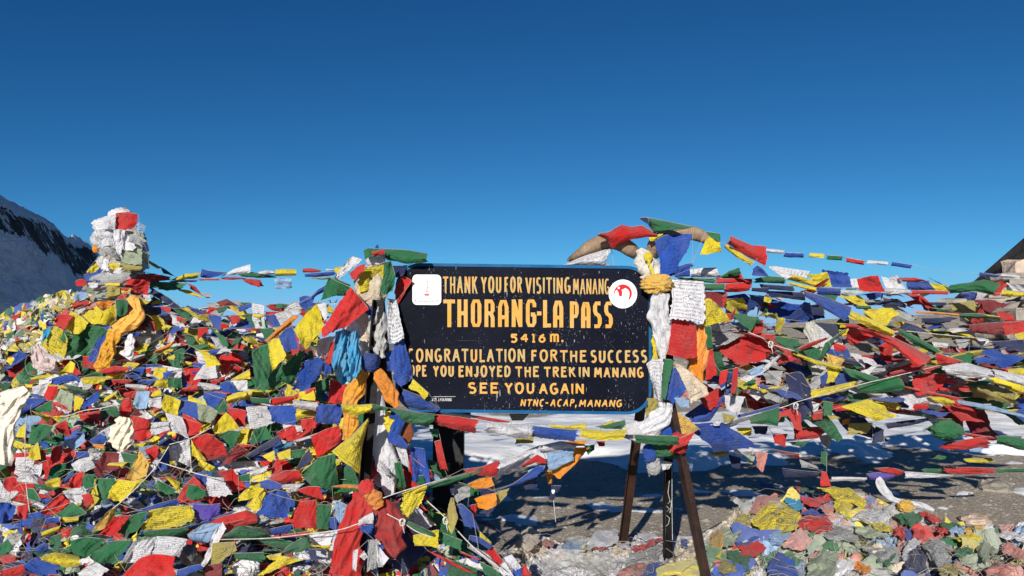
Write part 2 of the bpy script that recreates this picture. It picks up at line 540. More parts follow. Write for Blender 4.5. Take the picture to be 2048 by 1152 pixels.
rock = g.math('MULTIPLY', rock, g.math('SUBTRACT', 1.0, g.math('MULTIPLY', gully, 0.8)))
rockc = g.mix(g.noise(ob, 0.06, 5.0, 0.7), (0.018, 0.014, 0.013, 1), (0.075, 0.06, 0.055, 1))
snowc = g.mix(g.ramp(g.noise(ob, 0.045, 5.0, 0.7), [(0.5, 0.0), (0.8, 1.0)]), (0.84, 0.87, 0.92, 1), (0.42, 0.44, 0.47, 1))
col = g.mix(rock, snowc, rockc)
nt.links.new(g.pbsdf(col, 0.85, g.bump(g.noise(ob, 0.05, 7.0, 0.7), 1.0, 14.0)), out.inputs[0])

crest = [(-520, 130, 400), (-300, 215, 460), (-120, 330, 535), (0, 390, 600), (40, 412, 680), (82, 432, 780), (112, 456, 860), (134, 474, 920), (150, 470, 965), (172, 486, 1030),
         (195, 512, 1100), (240, 570, 1230), (300, 640, 1420), (420, 720, 1700)]
nr, ns = 90, 190
cp = smooth_line(np.array([P(*c) for c in crest]), ns + 1)
down = Vector((0.46, 0.19, -0.86)).normalized()
V = []
for j in range(nr + 1):
    t = j / nr
    L = 560 * t ** 2.2
    for i in range(ns + 1):
        p = cp[i] + np.array(down) * L
        d = 5.0 * fbm(p[0] * 0.012, p[1] * 0.012, p[2] * 0.012, 6) * (0.25 + t) + 2.2 * fbm(p[0] * 0.05, p[1] * 0.03, p[2] * 0.05, 5)
        rid = (1 - abs(fbm(p[0] * 0.02 + p[2] * 0.006, p[1] * 0.02, p[2] * 0.004, 5))) * 7 * sm(t * 4)
        jag = 1.8 * fbm(i * 0.33, 0.0, 9.0, 4) * (0.4 + 1.5 * sm((i / ns - 0.45) * 6)) * (1 - t)
        V.append((p[0] + d + rid, p[1] + 0.3 * d, p[2] + jag))
back = [(cp[i][0] - 240, cp[i][1] + 60, cp[i][2] - 330) for i in range(ns + 1)]
V = np.array(back + V)
uv = np.array([(i / ns, 0.0) for i in range(ns + 1)] + [(i / ns, (j / nr) ** 2.2) for j in range(nr + 1) for i in range(ns + 1)])
tag(link('mountain', mesh_np('mountain', V, grid_faces(ns, nr + 1), uv), m_mtn), kind='structure')

# crag at the right edge; the shade on its face is painted into the base colour
m_crag = simple_mat('shade_darkened_crag', (0.007, 0.007, 0.009), 0.95, (0.022, 0.020, 0.02), 0.3, 0.6, 0.6)
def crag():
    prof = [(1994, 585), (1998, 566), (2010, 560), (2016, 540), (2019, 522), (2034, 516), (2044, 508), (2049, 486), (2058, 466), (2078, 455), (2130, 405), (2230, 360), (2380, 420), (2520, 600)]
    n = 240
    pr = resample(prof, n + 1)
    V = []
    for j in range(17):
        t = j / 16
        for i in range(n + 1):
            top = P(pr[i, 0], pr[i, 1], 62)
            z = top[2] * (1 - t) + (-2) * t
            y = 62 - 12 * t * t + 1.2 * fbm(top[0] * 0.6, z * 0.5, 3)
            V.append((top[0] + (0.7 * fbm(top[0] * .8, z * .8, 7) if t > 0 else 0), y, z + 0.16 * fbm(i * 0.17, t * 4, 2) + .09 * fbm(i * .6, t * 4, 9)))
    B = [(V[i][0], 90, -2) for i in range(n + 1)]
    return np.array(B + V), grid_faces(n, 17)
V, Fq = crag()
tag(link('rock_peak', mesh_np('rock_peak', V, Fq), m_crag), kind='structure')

# ------------------------------------------------------------------ stones
m_stone = simple_mat('grey_stone', (0.20, 0.185, 0.165), 0.9, (0.34, 0.30, 0.25), 6.0, 0.03, 14.0)
m_pinkstone = simple_mat('pink_stone', (0.42, 0.31, 0.24), 0.9, (0.55, 0.45, 0.36), 5.0, 0.03, 14.0)
def rock_mesh(name, sx, sy, sz, seed, nu=10, nv=7, sharp=0.35, box=.55):
    r = random.Random(seed)
    o = Vector((r.uniform(0, 50), r.uniform(0, 50), r.uniform(0, 50)))
    V, F = [], []
    pw = box
    for j in range(nv + 1):
        ph = -math.pi / 2 + math.pi * j / nv
        for i in range(nu):
            th = 2 * math.pi * i / nu
            d = [math.cos(ph) * math.cos(th), math.cos(ph) * math.sin(th), math.sin(ph)]
            d = [math.copysign(abs(q) ** pw, q) for q in d]
            k = 1 + sharp * mnoise.noise(Vector(d) * 1.3 + o) + 0.12 * mnoise.noise(Vector(d) * 4 + o)
            V.append((d[0] * sx * k, d[1] * sy * k, d[2] * sz * k))
    for j in range(nv):
        for i in range(nu):
            i2 = (i + 1) % nu
            F.append((j * nu + i, j * nu + i2, (j + 1) * nu + i2, (j + 1) * nu + i))
    return mesh_np(name, np.array(V), F, smooth=False)

# dry-stone cairn at the far right, its slabs one by one
CY = 15.0; CK = CY / 9.0
cb = P(2052, 700, CY)
cairn_r = tag(empty('stone_cairn', (cb[0] + .25, cb[1], ground_z(cb[0], CY))), 'dry-laid cairn of flat grey slabs at the right edge with flag strings tied to it', 'cairn')
rr = random.Random(5)
rows = [(-.35, 1.75), (-.18, 1.7), (0.0, 1.7), (0.2, 1.65), (0.38, 1.55), (0.55, 1.5), (0.72, 1.4), (0.9, 1.35), (1.06, 1.25), (1.22, 1.2), (1.4, 1.12), (1.57, 1.05), (1.74, 0.98), (1.9, 0.8), (2.05, 0.62)]
stone_meshes = [rock_mesh('stone', 0.22 * CK, 0.2 * CK, 0.085 * CK, 100 + k) for k in range(7)]
for (z, hw) in rows:
    hw *= .62 * CK; z = 1.45 + (z - 1.45) * CK - ground_z(cb[0], CY) - .12
    for depth_row in (0, 1, 2):
        x = -hw + rr.uniform(0, 0.2)
        while x < hw:
            L = rr.uniform(0.7, 1.5)
            o = link('stone', stone_meshes[rr.randrange(7)], m_stone, cairn_r)
            o.location = (x + 0.2 * L * CK, (-0.35 + depth_row * 0.4) * CK + rr.uniform(-0.07, 0.07), z + rr.uniform(-0.015, 0.015) + 0.08)
            o.rotation_euler = (rr.uniform(-.05, .05), rr.uniform(-.06, .06), rr.uniform(-.3, .3))
            o.scale = (L, 1.0, rr.uniform(0.9, 1.35))
            x += 0.44 * L * CK
o = link('stone', rock_mesh('stone', 0.2 * CK, 0.17 * CK, 0.12 * CK, 41), m_pinkstone, cairn_r)
o.location = (P(2042, 540, CY)[0] - cb[0] - .25, -0.1, P(2042, 541, CY)[2] - ground_z(cb[0], CY)); o['label'] = 'pale pinkish boulder lying on top of the slabs'
for px, py, sc in ((2030, 556, .8), (1955, 612, 1.25), (1990, 585, 1.1), (2035, 590, 1.3), (2070, 565, 1.2)):
    o = link('stone', stone_meshes[px % 7], m_stone, cairn_r)
    q = P(px, py, CY - .5); o.location = (q[0] - cb[0] - .25, q[1] - cb[1], q[2] - ground_z(cb[0], CY)); o.scale = (sc * 1.5, 1, sc * .75)

# lone rocks and gravel
def place_rock(px, Y, s, label, m=m_stone, flat=.6):
    q = P(px, 900, Y)
    o = link('rock', rock_mesh('rock', s, s * .8, s * flat, int(px), 14, 10, .5, .85), m)
    o.location = (q[0], Y, ground_z(q[0], Y) + s * flat * .35)
    o.rotation_euler = (0, 0, px * .7)
    tag(o, label, 'rock')
place_rock(1985, 7.6, .19, 'tan boulder on the gravel right of the tied flag strings', m_stone, .45)
place_rock(1800, 6.7, .13, 'flat brown stone half buried beside the white scarf', m_pinkstone, .4)
place_rock(1945, 6.35, .12, 'small flat stone at the far end of the rag heap', m_pinkstone, .4)
place_rock(1960, 5.9, .05, 'small white stone on the gravel near the right edge', simple_mat('white_stone', (.6, .58, .55), .8), .6)
place_rock(1690, 9.3, .22, 'pale smooth boulder at the edge of the snow', simple_mat('pale_stone', (.42, .38, .33), .8, (.3, .27, .24), 6, .01), .35)

def pebbles(name, boxes, seed):
    r = random.Random(seed); V, F = [], []; k = 0
    base = np.array([(1, 0, 0), (.3, 1, 0), (-1, .4, 0), (-.5, -1, 0), (.6, -.8, 0), (.1, 0, .45)])
    for (x0, x1, y0, y1, n, s0, s1) in boxes:
        for _ in range(n):
            x, y = r.uniform(x0, x1), y0 + (y1 - y0) * r.random() ** 1.3
            s = s0 + (s1 - s0) * r.random() ** 4
            a = r.uniform(0, 6.28)
            R = np.array([[math.cos(a), -math.sin(a), 0], [math.sin(a), math.cos(a), 0], [0, 0, r.uniform(.5, 1)]])
            P_ = base * [1 + r.uniform(-.3, .4) for _ in range(3)] @ R.T * s
            P_[:, 2] -= .1 * s
            V.append(P_ + (x, y, ground_z(x, y)))
            F += [(k, k + 1, k + 5), (k + 1, k + 2, k + 5), (k + 2, k + 3, k + 5), (k + 3, k + 4, k + 5), (k + 4, k, k + 5)]
            k += 6
    return mesh_np(name, np.concatenate(V), F, smooth=False)
m_peb = simple_mat('pebble_stone', (0.20, 0.175, 0.15), 0.9, (0.46, 0.42, 0.36), 2.5)
tag(link('gravel', pebbles('gravel', [(-1, 6.5, 4.9, 9.5, 14000, .004, .028), (-1, 6.5, 5.2, 9.8, 1100, .018, .05), (-3, 13, 9, 22, 4000, .01, .07), (0, 26, 18, 45, 2500, .04, .25)], 3), m_peb), kind='stuff')

# ------------------------------------------------------------------ heaped rags and the covered mound
def make_scraps(name, spots, seed, size=(0.09, 0.2), pal='RBGYWSKPCLWOK', fade=0.3, lift=0.05, upright=0.5):
    """thousands of small crumpled cloths as one mesh; spots: list of (point, outward normal)"""
    r = random.Random(seed)
    n = 6
    V_, U_ = np.mgrid[0:n + 1, 0:n + 1] / n - 0.5
    gf = grid_faces(n, n)
    V, F, Cc = [], [], []
    k = 0
    for p, nrm in spots:
        nrm = np.array(nrm) + np.array([r.gauss(0, upright), r.gauss(0, upright), r.gauss(0, upright)])
        nrm /= np.linalg.norm(nrm)
        a = np.cross(nrm, [r.gauss(0, 1), r.gauss(0, 1), r.gauss(0, 1)]); a /= np.linalg.norm(a)
        b = np.cross(nrm, a)
        s = r.uniform(*size); s2 = s * r.uniform(0.5, 1.2)
        h = folds(U_ + .5, V_ + .5, r.random(), s * 0.40, 3)
        q1, q2, q3 = r.uniform(-.5, .5), r.uniform(-.5, .5), r.uniform(-.6, .6)
        Uw = U_ * (1 + q1 * V_) + q3 * V_ * .5 + .06 * np.sin(V_ * 9 + q1 * 9); Vw = V_ * (1 + q2 * U_) + .08 * np.sin(U_ * 8 + q2 * 9)
        h = h - s * .5 * (U_ ** 2 + V_ ** 2)
        X = p + Uw[..., None] * a * s + Vw[..., None] * b * s2 + h[..., None] * nrm + nrm * r.uniform(0, lift)
        V.append(X.reshape(-1, 3)); F.append(gf + k); k += (n + 1) ** 2
        c = DYE[r.choice(pal)]; f = r.uniform(.8, 1.1); fd = r.uniform(0, fade)
        Cc.append(np.tile([*[lerp(q * f, .42, fd) for q in c], 1.0], ((n + 1) ** 2, 1)))
    me = mesh_np(name, np.concatenate(V), np.concatenate(F))
    at = me.attributes.new('dye', 'FLOAT_COLOR', 'POINT')
    at.data.foreach_set('color', np.concatenate(Cc).astype(np.float32).ravel())
    return link(name, me, SCRAP)

RIDGE = [(-520, 700), (-200, 670), (0, 655), (60, 625), (130, 612), (190, 600), (330, 622), (440, 650), (560, 690), (660, 745), (740, 830), (800, 960), (860, 1060), (930, 1150), (1010, 1290)]
def ridge_py(px):
    return float(np.interp(px, [a for a, _ in RIDGE], [b for _, b in RIDGE]))
def Yleft(px, py):
    y = 6.0 - 1.55 * (py - 640) / 512
    if px < 90 and py < 700:
        y += 3.0 * sm((90 - max(px, -110)) / 200) * sm((710 - py) / 90)
    return y
NX, NY = 90, 50
V = []
for j in range(NY + 1):
    t = j / NY
    for i in range(NX + 1):
        px = -520 + 1530 * i / NX
        py = lerp(ridge_py(px), 1330, t)
        q = P(px, py, Yleft(px, py) + 0.36)
        q = q + np.array((0, .12 * fbm(q[0] * 1.5, q[1] * 1.5, q[2] * 2), .06 * fbm(q[0] * 2, q[2] * 2, 4)))
        V.append(q)
top = [(V[i][0], V[i][1] + 1.6, -0.3) for i in range(NX + 1)]
m_mound = simple_mat('mound_rubble', (0.10, 0.085, 0.08), 0.95, (0.22, 0.2, 0.18), 5.0, 0.05, 9.0)
V = np.array(top + V)
mound = tag(link('mound', mesh_np('mound', V, grid_faces(NX, NY + 1)), m_mound), kind='structure')
spots = []
for _ in range(5200):
    px = rng.uniform(-200, 960); r_ = ridge_py(px)
    t = rng.random() ** 1.2
    py = lerp(r_ - 3, 1250, t)
    q = P(px, py, Yleft(px, py) + 0.27 + rng.uniform(-.05, .05))
    spots.append((q, (0.0, -0.85, 0.5)))
tag(make_scraps('cloth_scraps', spots, 21, (0.10, 0.22), 'RBGYWRBGYWKDMNS'.replace('N', 'D'), 0.12, 0.04), kind='stuff')
# small far cloths on the receding slope at the left edge
spots = []
for _ in range(1500):
    px = rng.uniform(-150, 170)
    py = ridge_py(px) + rng.uniform(-6, 70 if px < 90 else 30)
    spots.append((P(px, py, Yleft(px, py) + 0.06), (0.0, -0.7, 0.6)))
tag(make_scraps('cloth_scraps', spots, 22, (0.09, 0.17), 'RBGYWWCYKSU', 0.2, 0.05), kind='stuff')

# the rag heap on the ground, bottom centre to right
def Yheap(px, py):
    yg = EYE * F_PX / max(60, (py - 680))
    h = lerp(4.62, 5.95, (1152 - py) / 190.0)
    k = sm((px - 1380) / 90.0)
    return lerp(min(yg * 0.985, 6.6), min(yg * .99, h), k)
def heap_top(px):
    return float(np.interp(px, [900, 1000, 1060, 1130, 1220, 1300, 1400, 1460, 1490, 1520, 1560, 1650, 1740, 1790, 1860, 1950, 2048, 2300],
                           [1180, 1100, 1062, 1085, 1062, 1072, 1068, 1035, 1000, 985, 988, 985, 985, 1010, 1030, 1050, 1045, 1030]))
NX, NY = 80, 16
V = []
for j in range(NY + 1):
    for i in range(NX + 1):
        px = 960 + 1300 * i / NX
        py = lerp(heap_top(px) + 4, 1240, j / NY)
        q = P(px, py, Yheap(px, py) + .10)
        V.append(q + np.array((0, .05 * fbm(q[0] * 3, q[1] * 3), .02 * fbm(q[0] * 5, q[1] * 5, 2))))
back = [(V[i][0], V[i][1] + .35, -0.05) for i in range(NX + 1)]
heap = link('heap_base', mesh_np('heap_base', np.array(back + V), grid_faces(NX, NY + 1)), m_mound)
tag(heap, kind='structure'); heap.name = 'ground'

def patch_surface(name, x0, x1, topf, bot, Yf, nseed, pal, nx, ny, seed, rough=.035, off=0.0, pale=.42):
    """overlapping cloths as one crumpled sheet: every cell of a warped pattern is one cloth with its own tilt, creases and dye"""
    r = np.random.RandomState(seed); rr = random.Random(seed)
    V_, U_ = np.mgrid[0:ny + 1, 0:nx + 1]
    PX = x0 + (x1 - x0) * U_ / nx
    tp = np.array([topf(x) for x in PX[0]])[None]
    PY = tp + (bot - tp) * (V_ / ny)
    Yv = np.array([[Yf(x, y) for x, y in zip(a, c)] for a, c in zip(PX, PY)])
    # warped coordinates so that the hems wander
    wx = PX + 9 * np.sin(PY * .11 + PX * .02) + 5 * np.sin(PX * .19 + 1.3 + PY * .05) + 3 * np.sin(PY * .43 + PX * .3)
    wy = PY * 1.35 + 8 * np.sin(PX * .08) + 4 * np.sin(PY * .2 + PX * .13) + 2.5 * np.sin(PX * .47 + PY * .2)
    S = np.stack([r.uniform(x0, x1, nseed), r.uniform(940, bot, nseed) * 1.35], -1)
    W = r.uniform(.75, 1.5, nseed)
    best = np.full(PX.shape, 1e9); idx = np.zeros(PX.shape, int); second = np.full(PX.shape, 1e9)
    for k in range(nseed):
        c, s_ = math.cos(k * 2.4), math.sin(k * 2.4)
        dx, dy = wx - S[k, 0], wy - S[k, 1]
        d = np.maximum(np.abs(dx * c + dy * s_), np.abs(-dx * s_ + dy * c) * 1.25) * W[k]
        m = d < best
        second = np.where(m, best, np.minimum(second, d)); idx = np.where(m, k, idx); best = np.where(m, d, best)
    edge = np.clip((second - best) / 7.0, 0, 1)
    A = r.uniform(-1, 1, (nseed, 8))
    dx, dy = wx - S[idx, 0], wy - S[idx, 1]
    a = A[idx]
    tilt = (a[..., 0] * dx + a[..., 1] * dy) / 40.0 * .05
    h = a[..., 2] * .026 + tilt * .8
    for q in range(4):
        th = a[..., 3] * 3.1 + q * 1.7; f = .13 + .10 * q
        cx_ = dx + 5 * np.sin(dy * .12 + q); cy_ = dy + 5 * np.sin(dx * .1 + q)
        h = h + (1 - np.abs(np.sin((cx_ * np.cos(th) + cy_ * np.sin(th)) * f + a[..., 4] * 6))) ** 1.7 * rough / (1 + .7 * q) * (.6 + .5 * np.sin(dx * .07 + a[..., 5] * 5))
    h = h + .02 * np.sqrt(edge) 
    X = Parr(PX, PY, Yv + off - h)
    X[..., 2] += h * .35
    me = mesh_np(name, X.reshape(-1, 3), grid_faces(nx, ny))
    cols = []
    for k in range(nseed):
        c = DYE[rr.choice(pal)]; f = rr.uniform(.75, 1.1); fd = rr.uniform(.05, .42)
        cols.append([*[lerp(q * f, pale, fd) for q in c], 1.0])
    cols = np.array(cols)[idx]
    at = me.attributes.new('dye', 'FLOAT_COLOR', 'POINT')
    at.data.foreach_set('color', cols.astype(np.float32).ravel())
    return link(name, me, SCRAP)
tag(patch_surface('rag_heap', 1400, 2200, lambda x: heap_top(x) + 6, 1215, Yheap, 120, 'SKKPYCRGKLSUYCWSRBWK', 560, 190, 31, .036, .09), kind='stuff')
tag(patch_surface('rag_litter', 985, 1425, lambda x: heap_top(x) + 4, 1215, Yheap, 60, 'CCWKCWPCSCCWKCWCW', 330, 120, 32, .026, .07, .62), kind='stuff')
spots = []
for _ in range(70):
    px = rng.uniform(1440, 2200)
    py = lerp(heap_top(px) + 8, 1200, rng.random())
    spots.append((P(px, py, Yheap(px, py) + .0), (0, -.6, .8)))
tag(make_scraps('rag_heap', spots, 33, (0.10, 0.24), 'SKPYCRGBLSUKGRB', 0.35, 0.02, 0.3), kind='stuff')

def threads(name, spots, seed):
    r = random.Random(seed); parts = []
    for p in spots:
        a = r.uniform(0, 6.28); L = r.uniform(.06, .28); k = r.uniform(-3, 3)
        pts = np.array([p + np.array((math.cos(a + k * s) * L * s, -abs(math.sin(a)) * L * s * .3, (.03 * math.sin(s * 5 + k) + math.sin(a + k * s) * L * s * .5))) for s in np.linspace(0, 1, 7)])
        parts.append(tube(pts, .0016, 3, False))
    V, F = merge(parts)
    return link(name, mesh_np(name, V, F), TWINE)
sp = []
for _ in range(420):
    px = rng.uniform(1000, 2100); py = lerp(heap_top(px) + 8, 1180, rng.random())
    sp.append(P(px, py, Yheap(px, py) - .06))
tag(threads('loose_threads', sp, 8), kind='stuff')
sp = []
for _ in range(500):
    px = rng.uniform(-60, 760); py = lerp(ridge_py(px) + 8, 1180, rng.random())
    sp.append(P(px, py, Yleft(px, py) - .12))
tag(threads('loose_threads', sp, 9), kind='stuff')

# ------------------------------------------------------------------ the sign on its tripods
YS = 4.4
sign_root = empty('sign', P(1050, 680, YS) * (1, 1, 0))
tag(sign_root, 'black painted board with a blue rim and hand-lettered yellow text on dark steel legs', 'sign')

def boardpt(px, py, off=0.0):
    p = P(px, py, YS)
    # every layer keeps to the board's own plane (vertical), off metres in front of it
    return np.array((p[0], YS - off, p[2]))

def rrect(x0, y0, x1, y1, r, n=10, slope=0.0):
    out = []
    for cx, cy, a0 in ((x1 - r, y0 + r, -90), (x1 - r, y1 - r, 0), (x0 + r, y1 - r, 90), (x0 + r, y0 + r, 180)):
        for k in range(n + 1):
            a = math.radians(a0 + 90 * k / n)
            x, y = cx + r * math.cos(a), cy + r * math.sin(a)
            out.append((x, y + slope * (x - 1050)))
    return out

def prism(poly, off0, off1):
    """polygon in board pixels, extruded from off0 (back) to off1 (front) metres before the board"""
    n = len(poly)
    V = [boardpt(x, y, off1) for x, y in poly] + [boardpt(x, y, off0) for x, y in poly]
    F = [tuple(range(n - 1, -1, -1)), tuple(range(n, 2 * n))]
    for i in range(n):
        j = (i + 1) % n
        F.append((i, j, n + j, n + i))
    return V, F

m_board, nt, out = mat_new('black_board_paint')
g = N(nt); tc = g.n('ShaderNodeTexCoord'); ob = tc.outputs['Object']
mp = g.n('ShaderNodeMapping'); mp.inputs['Scale'].default_value = (1.0, 0.05, 1.0); nt.links.new(ob, mp.inputs[0])
base = g.mix(g.ramp(g.noise(mp.outputs[0], 3.0, 4.0, .6), [(.3, 0.), (.7, 1.)]), (0.003, 0.004, 0.009, 1), (0.008, 0.010, 0.020, 1))
area = g.ramp(g.noise(mp.outputs[0], 3.4, 3.0, .6), [(0.44, 0.0), (0.66, 1.0)])
chips = g.math('GREATER_THAN', g.noise(mp.outputs[0], 110.0, 3.0, .75), g.math('SUBTRACT', 0.712, g.math('MULTIPLY', area, 0.085)))
mp2 = g.n('ShaderNodeMapping'); mp2.inputs['Rotation'].default_value = (0, 0.5, 0); mp2.inputs['Scale'].default_value = (42, 1, 5.5); nt.links.new(ob, mp2.inputs[0])
scr = g.math('GREATER_THAN', g.noise(mp2.outputs[0], 3.0, 2.0, .6), g.math('SUBTRACT', .73, g.math('MULTIPLY', area, .05)))
mp3 = g.n('ShaderNodeMapping'); mp3.inputs['Rotation'].default_value = (0, -0.35, 0); mp3.inputs['Scale'].default_value = (1.4, 1, 60); nt.links.new(ob, mp3.inputs[0])
scr2 = g.math('GREATER_THAN', g.noise(mp3.outputs[0], 3.0, 2.0, .6), .775)
mk = g.math('MULTIPLY', g.math('MAXIMUM', g.math('MAXIMUM', chips, scr), g.math('MULTIPLY', scr2, .4)), .48)
col = g.mix(mk, base, (0.55, 0.55, 0.58, 1))
bs = g.pbsdf(col, 0.48, g.bump(g.noise(mp.outputs[0], 40.0, 4.0, .7), 0.5, .003))
bs.node.inputs['Specular IOR Level'].default_value = .03
nt.links.new(bs, out.inputs[0])

def paint(name, c, c2, scale=14.0, chip=0.0, rough=0.5):
    m, nt, out = mat_new(name)
    g = N(nt); tc = g.n('ShaderNodeTexCoord'); ob = tc.outputs['Object']
    col = g.mix(g.ramp(g.noise(ob, scale, 3.0, .6), [(.38, 0.), (.62, 1.)]), (*c, 1), (*c2, 1))
    if chip > 0:
        ch = g.math('GREATER_THAN', g.noise(ob, 90.0, 3.0, .75), 1 - chip)
        col = g.mix(g.math('MULTIPLY', ch, .8), col, (0.02, 0.02, 0.025, 1))
    pb = g.pbsdf(col, rough, g.bump(g.noise(ob, 60, 3, .6), .5, .003)); pb.node.inputs['Specular IOR Level'].default_value = .1
    nt.links.new(pb, out.inputs[0])
    return m
m_rim = paint('blue_rim_paint', (0.003, 0.07, 0.19), (0.008, 0.10, 0.24), 8, .34)
m_yel = paint('yellow_lettering', (0.60, 0.29, 0.05), (0.56, 0.33, 0.10), 10, .33, .6)
m_yel2 = paint('ochre_lettering', (0.54, 0.29, 0.08), (0.42, 0.32, 0.14), 34, .35, .6)
m_white = paint('white_sticker', (0.80, 0.80, 0.79), (0.74, 0.74, 0.73), 20, .29, .5)
m_red = paint('red_print', (0.62, 0.015, 0.03), (0.5, 0.015, 0.03), 20, .25)
m_grey = paint('grey_print', (0.10, 0.09, 0.11), (0.25, 0.24, 0.25), 60, 0)
m_chalk = paint('chalk', (0.6, 0.6, 0.6), (0.35, 0.35, 0.35), 60, 0, .9)

SL = 0.013
outer = rrect(791, 529, 1303, 826.5, 50, slope=SL)
inner = rrect(797, 535, 1297.5, 820.5, 45, slope=SL)
V, F = prism(inner, -0.012, 0.0)
link('board', mesh_np('board', np.array(V), F, smooth=False), m_board, sign_root)
n = len(outer)
V, F = [], []
for rng_off, poly in ((0.006, outer), (0.006, inner), (-0.014, inner), (-0.014, outer)):
    V += [boardpt(x, y, rng_off) for x, y in poly]
for a, b in ((0, 1), (1, 2), (2, 3), (3, 0)):
    for i in range(n):
        j = (i + 1) % n
        F.append((a * n + i, a * n + j, b * n + j, b * n + i))
link('rim', mesh_np('rim', np.array(V), F, smooth=False), m_rim, sign_root)

def arc(cx, cy, rx, ry, a0, a1, n=9):
    return [(cx + rx * math.cos(math.radians(a0 + (a1 - a0) * k / (n - 1))), cy + ry * math.sin(math.radians(a0 + (a1 - a0) * k / (n - 1)))) for k in range(n)]
GL = {  # strokes on a unit cell, y up
 'A': (1, [[(0, 0), (.5, 1)], [(.5, 1), (1, 0)], [(.22, .36), (.8, .36)]]),
 'C': (.9, [arc(.55, .5, .52, .5, 55, 305, 12)]),
 'D': (.95, [[(.08, 0), (.08, 1)], [(.08, .98)] + arc(.35, .5, .62, .48, 80, -80, 9) + [(.08, .02)]]),
 'E': (.8, [[(.08, 0), (.08, 1)], [(.05, .96), (.95, .96)], [(.05, .52), (.8, .52)], [(.05, .04), (.98, .04)]]),
 'F': (.8, [[(.08, 0), (.08, 1)], [(.05, .95), (1, .95)], [(.05, .5), (.85, .5)]]),
 'G': (.98, [arc(.52, .5, .5, .5, 50, 330, 12), [(.55, .42), (1, .42)], [(.96, .44), (.96, .05)]]),
 'H': (.95, [[(.08, 1), (.08, 0)], [(.92, 1), (.92, 0)], [(.08, .5), (.92, .5)]]),
 'I': (.22, [[(.5, 1), (.5, 0)]]),
 'J': (.7, [[(.85, 1), (.85, .25)] + arc(.45, .25, .4, .24, 0, -170, 7)]),
 'K': (.95, [[(.08, 1), (.08, 0)], [(.95, 1), (.1, .45)], [(.3, .58), (1, 0)]]),
 'L': (.75, [[(.08, 1), (.08, 0)], [(.05, .04), (1, .04)]]),
 'M': (1.2, [[(.05, 0), (.12, 1)], [(.12, 1), (.5, .25)], [(.5, .25), (.88, 1)], [(.88, 1), (.96, 0)]]),
 'N': (1, [[(.06, 0), (.06, 1)], [(.06, 1), (.94, 0)], [(.94, 0), (.94, 1)]]),
 'O': (1, [arc(.5, .5, .48, .5, 90, 450, 17)]),
 'P': (.85, [[(.08, 1), (.08, 0)], [(.08, .97)] + arc(.5, .73, .45, .25, 80, -80, 8) + [(.08, .48)]]),
 'R': (.9, [[(.08, 1), (.08, 0)], [(.08, .97)] + arc(.5, .75, .42, .23, 80, -80, 8) + [(.08, .51)], [(.45, .5), (.98, 0)]]),
 'S': (.85, [arc(.5, .745, .43, .25, 40, 260, 9) + arc(.5, .255, .45, .25, 80, -140, 9)]),
 'T': (.9, [[(0, .95), (1, .95)], [(.5, 1), (.5, 0)]]),
 'U': (.95, [[(.08, 1), (.08, .3)] + arc(.5, .3, .42, .29, 180, 360, 9) + [(.92, 1)]]),
 'V': (.95, [[(0, 1), (.5, 0)], [(.5, 0), (1, 1)]]),
 'Y': (.95, [[(0, 1), (.5, .5)], [(1, 1), (.5, .5)], [(.5, .55), (.5, 0)]]),
 '5': (.9, [[(.9, .95), (.18, .95)], [(.18, .97), (.14, .55)], [(.14, .55)] + arc(.48, .3, .45, .3, 100, -140, 9)]),
 '4': (1, [[(.7, 1), (.05, .33)], [(.05, .33), (1, .33)], [(.72, 1), (.72, 0)]]),
 '1': (.6, [[(.15, .8), (.55, 1)], [(.55, 1), (.55, 0)], [(.15, .04), (.95, .04)]]),
 '6': (.9, [[(.8, .98), (.3, .7), (.08, .35)], arc(.5, .28, .42, .28, 170, 530, 13)]),
 'm': (1.3, [[(.08, 0), (.08, .95)], arc(.29, .72, .21, .23, 180, 0, 6) + [(.5, 0)], arc(.71, .72, .21, .23, 180, 0, 6) + [(.92, 0)]]),
 '.': (.3, [[(.0, .12), (.9, .12)]]), ',': (.25, [[(.6, .15), (.2, -.22)]]), '-': (.5, [[(.0, .45), (1, .45)]]),
}
BLOCK = {  # heavier squared letters of the pass name
 'T': (.95, [[(0, .93), (1, .93)], [(.5, 1), (.5, 0)]]),
 'H': (.95, [[(.13, 1), (.13, 0)], [(.87, 1), (.87, 0)], [(.1, .5), (.9, .5)]]),
 'O': (1, [[(.14, .5), (.14, .8), (.28, .94), (.72, .94), (.86, .8), (.86, .2), (.72, .06), (.28, .06), (.14, .2), (.14, .5)]]),
 'R': (.95, [[(.13, 1), (.13, 0)], [(.1, .93), (.72, .93), (.86, .82), (.86, .60), (.72, .5), (.1, .5)], [(.66, .5), (.87, .34), (.87, 0)]]),
 'A': (1, [[(.13, 0), (.13, .72), (.32, .93), (.68, .93), (.87, .72), (.87, 0)], [(.1, .36), (.9, .36)]]),
 'N': (1, [[(.13, 0), (.13, 1)], [(.16, .95), (.84, .05)], [(.87, 0), (.87, 1)]]),
 'G': (1, [[(.87, .72), (.87, .84), (.72, .94), (.28, .94), (.14, .8), (.14, .2), (.28, .06), (.72, .06), (.87, .16), (.87, .45)], [(.5, .45), (.98, .45)]]),
 'L': (.75, [[(.17, 1), (.17, 0)], [(.1, .07), (1, .07)]]),
 'P': (.95, [[(.13, 1), (.13, 0)], [(.1, .93), (.72, .93), (.86, .82), (.86, .56), (.72, .44), (.1, .44)]]),
 'S': (.95, [[(.95, .93), (.3, .93), (.15, .82), (.15, .64), (.3, .54), (.7, .47), (.85, .36), (.85, .18), (.7, .07), (.05, .07)]]),
 '-': (.6, [[(.1, .5), (.9, .5)]]),
}
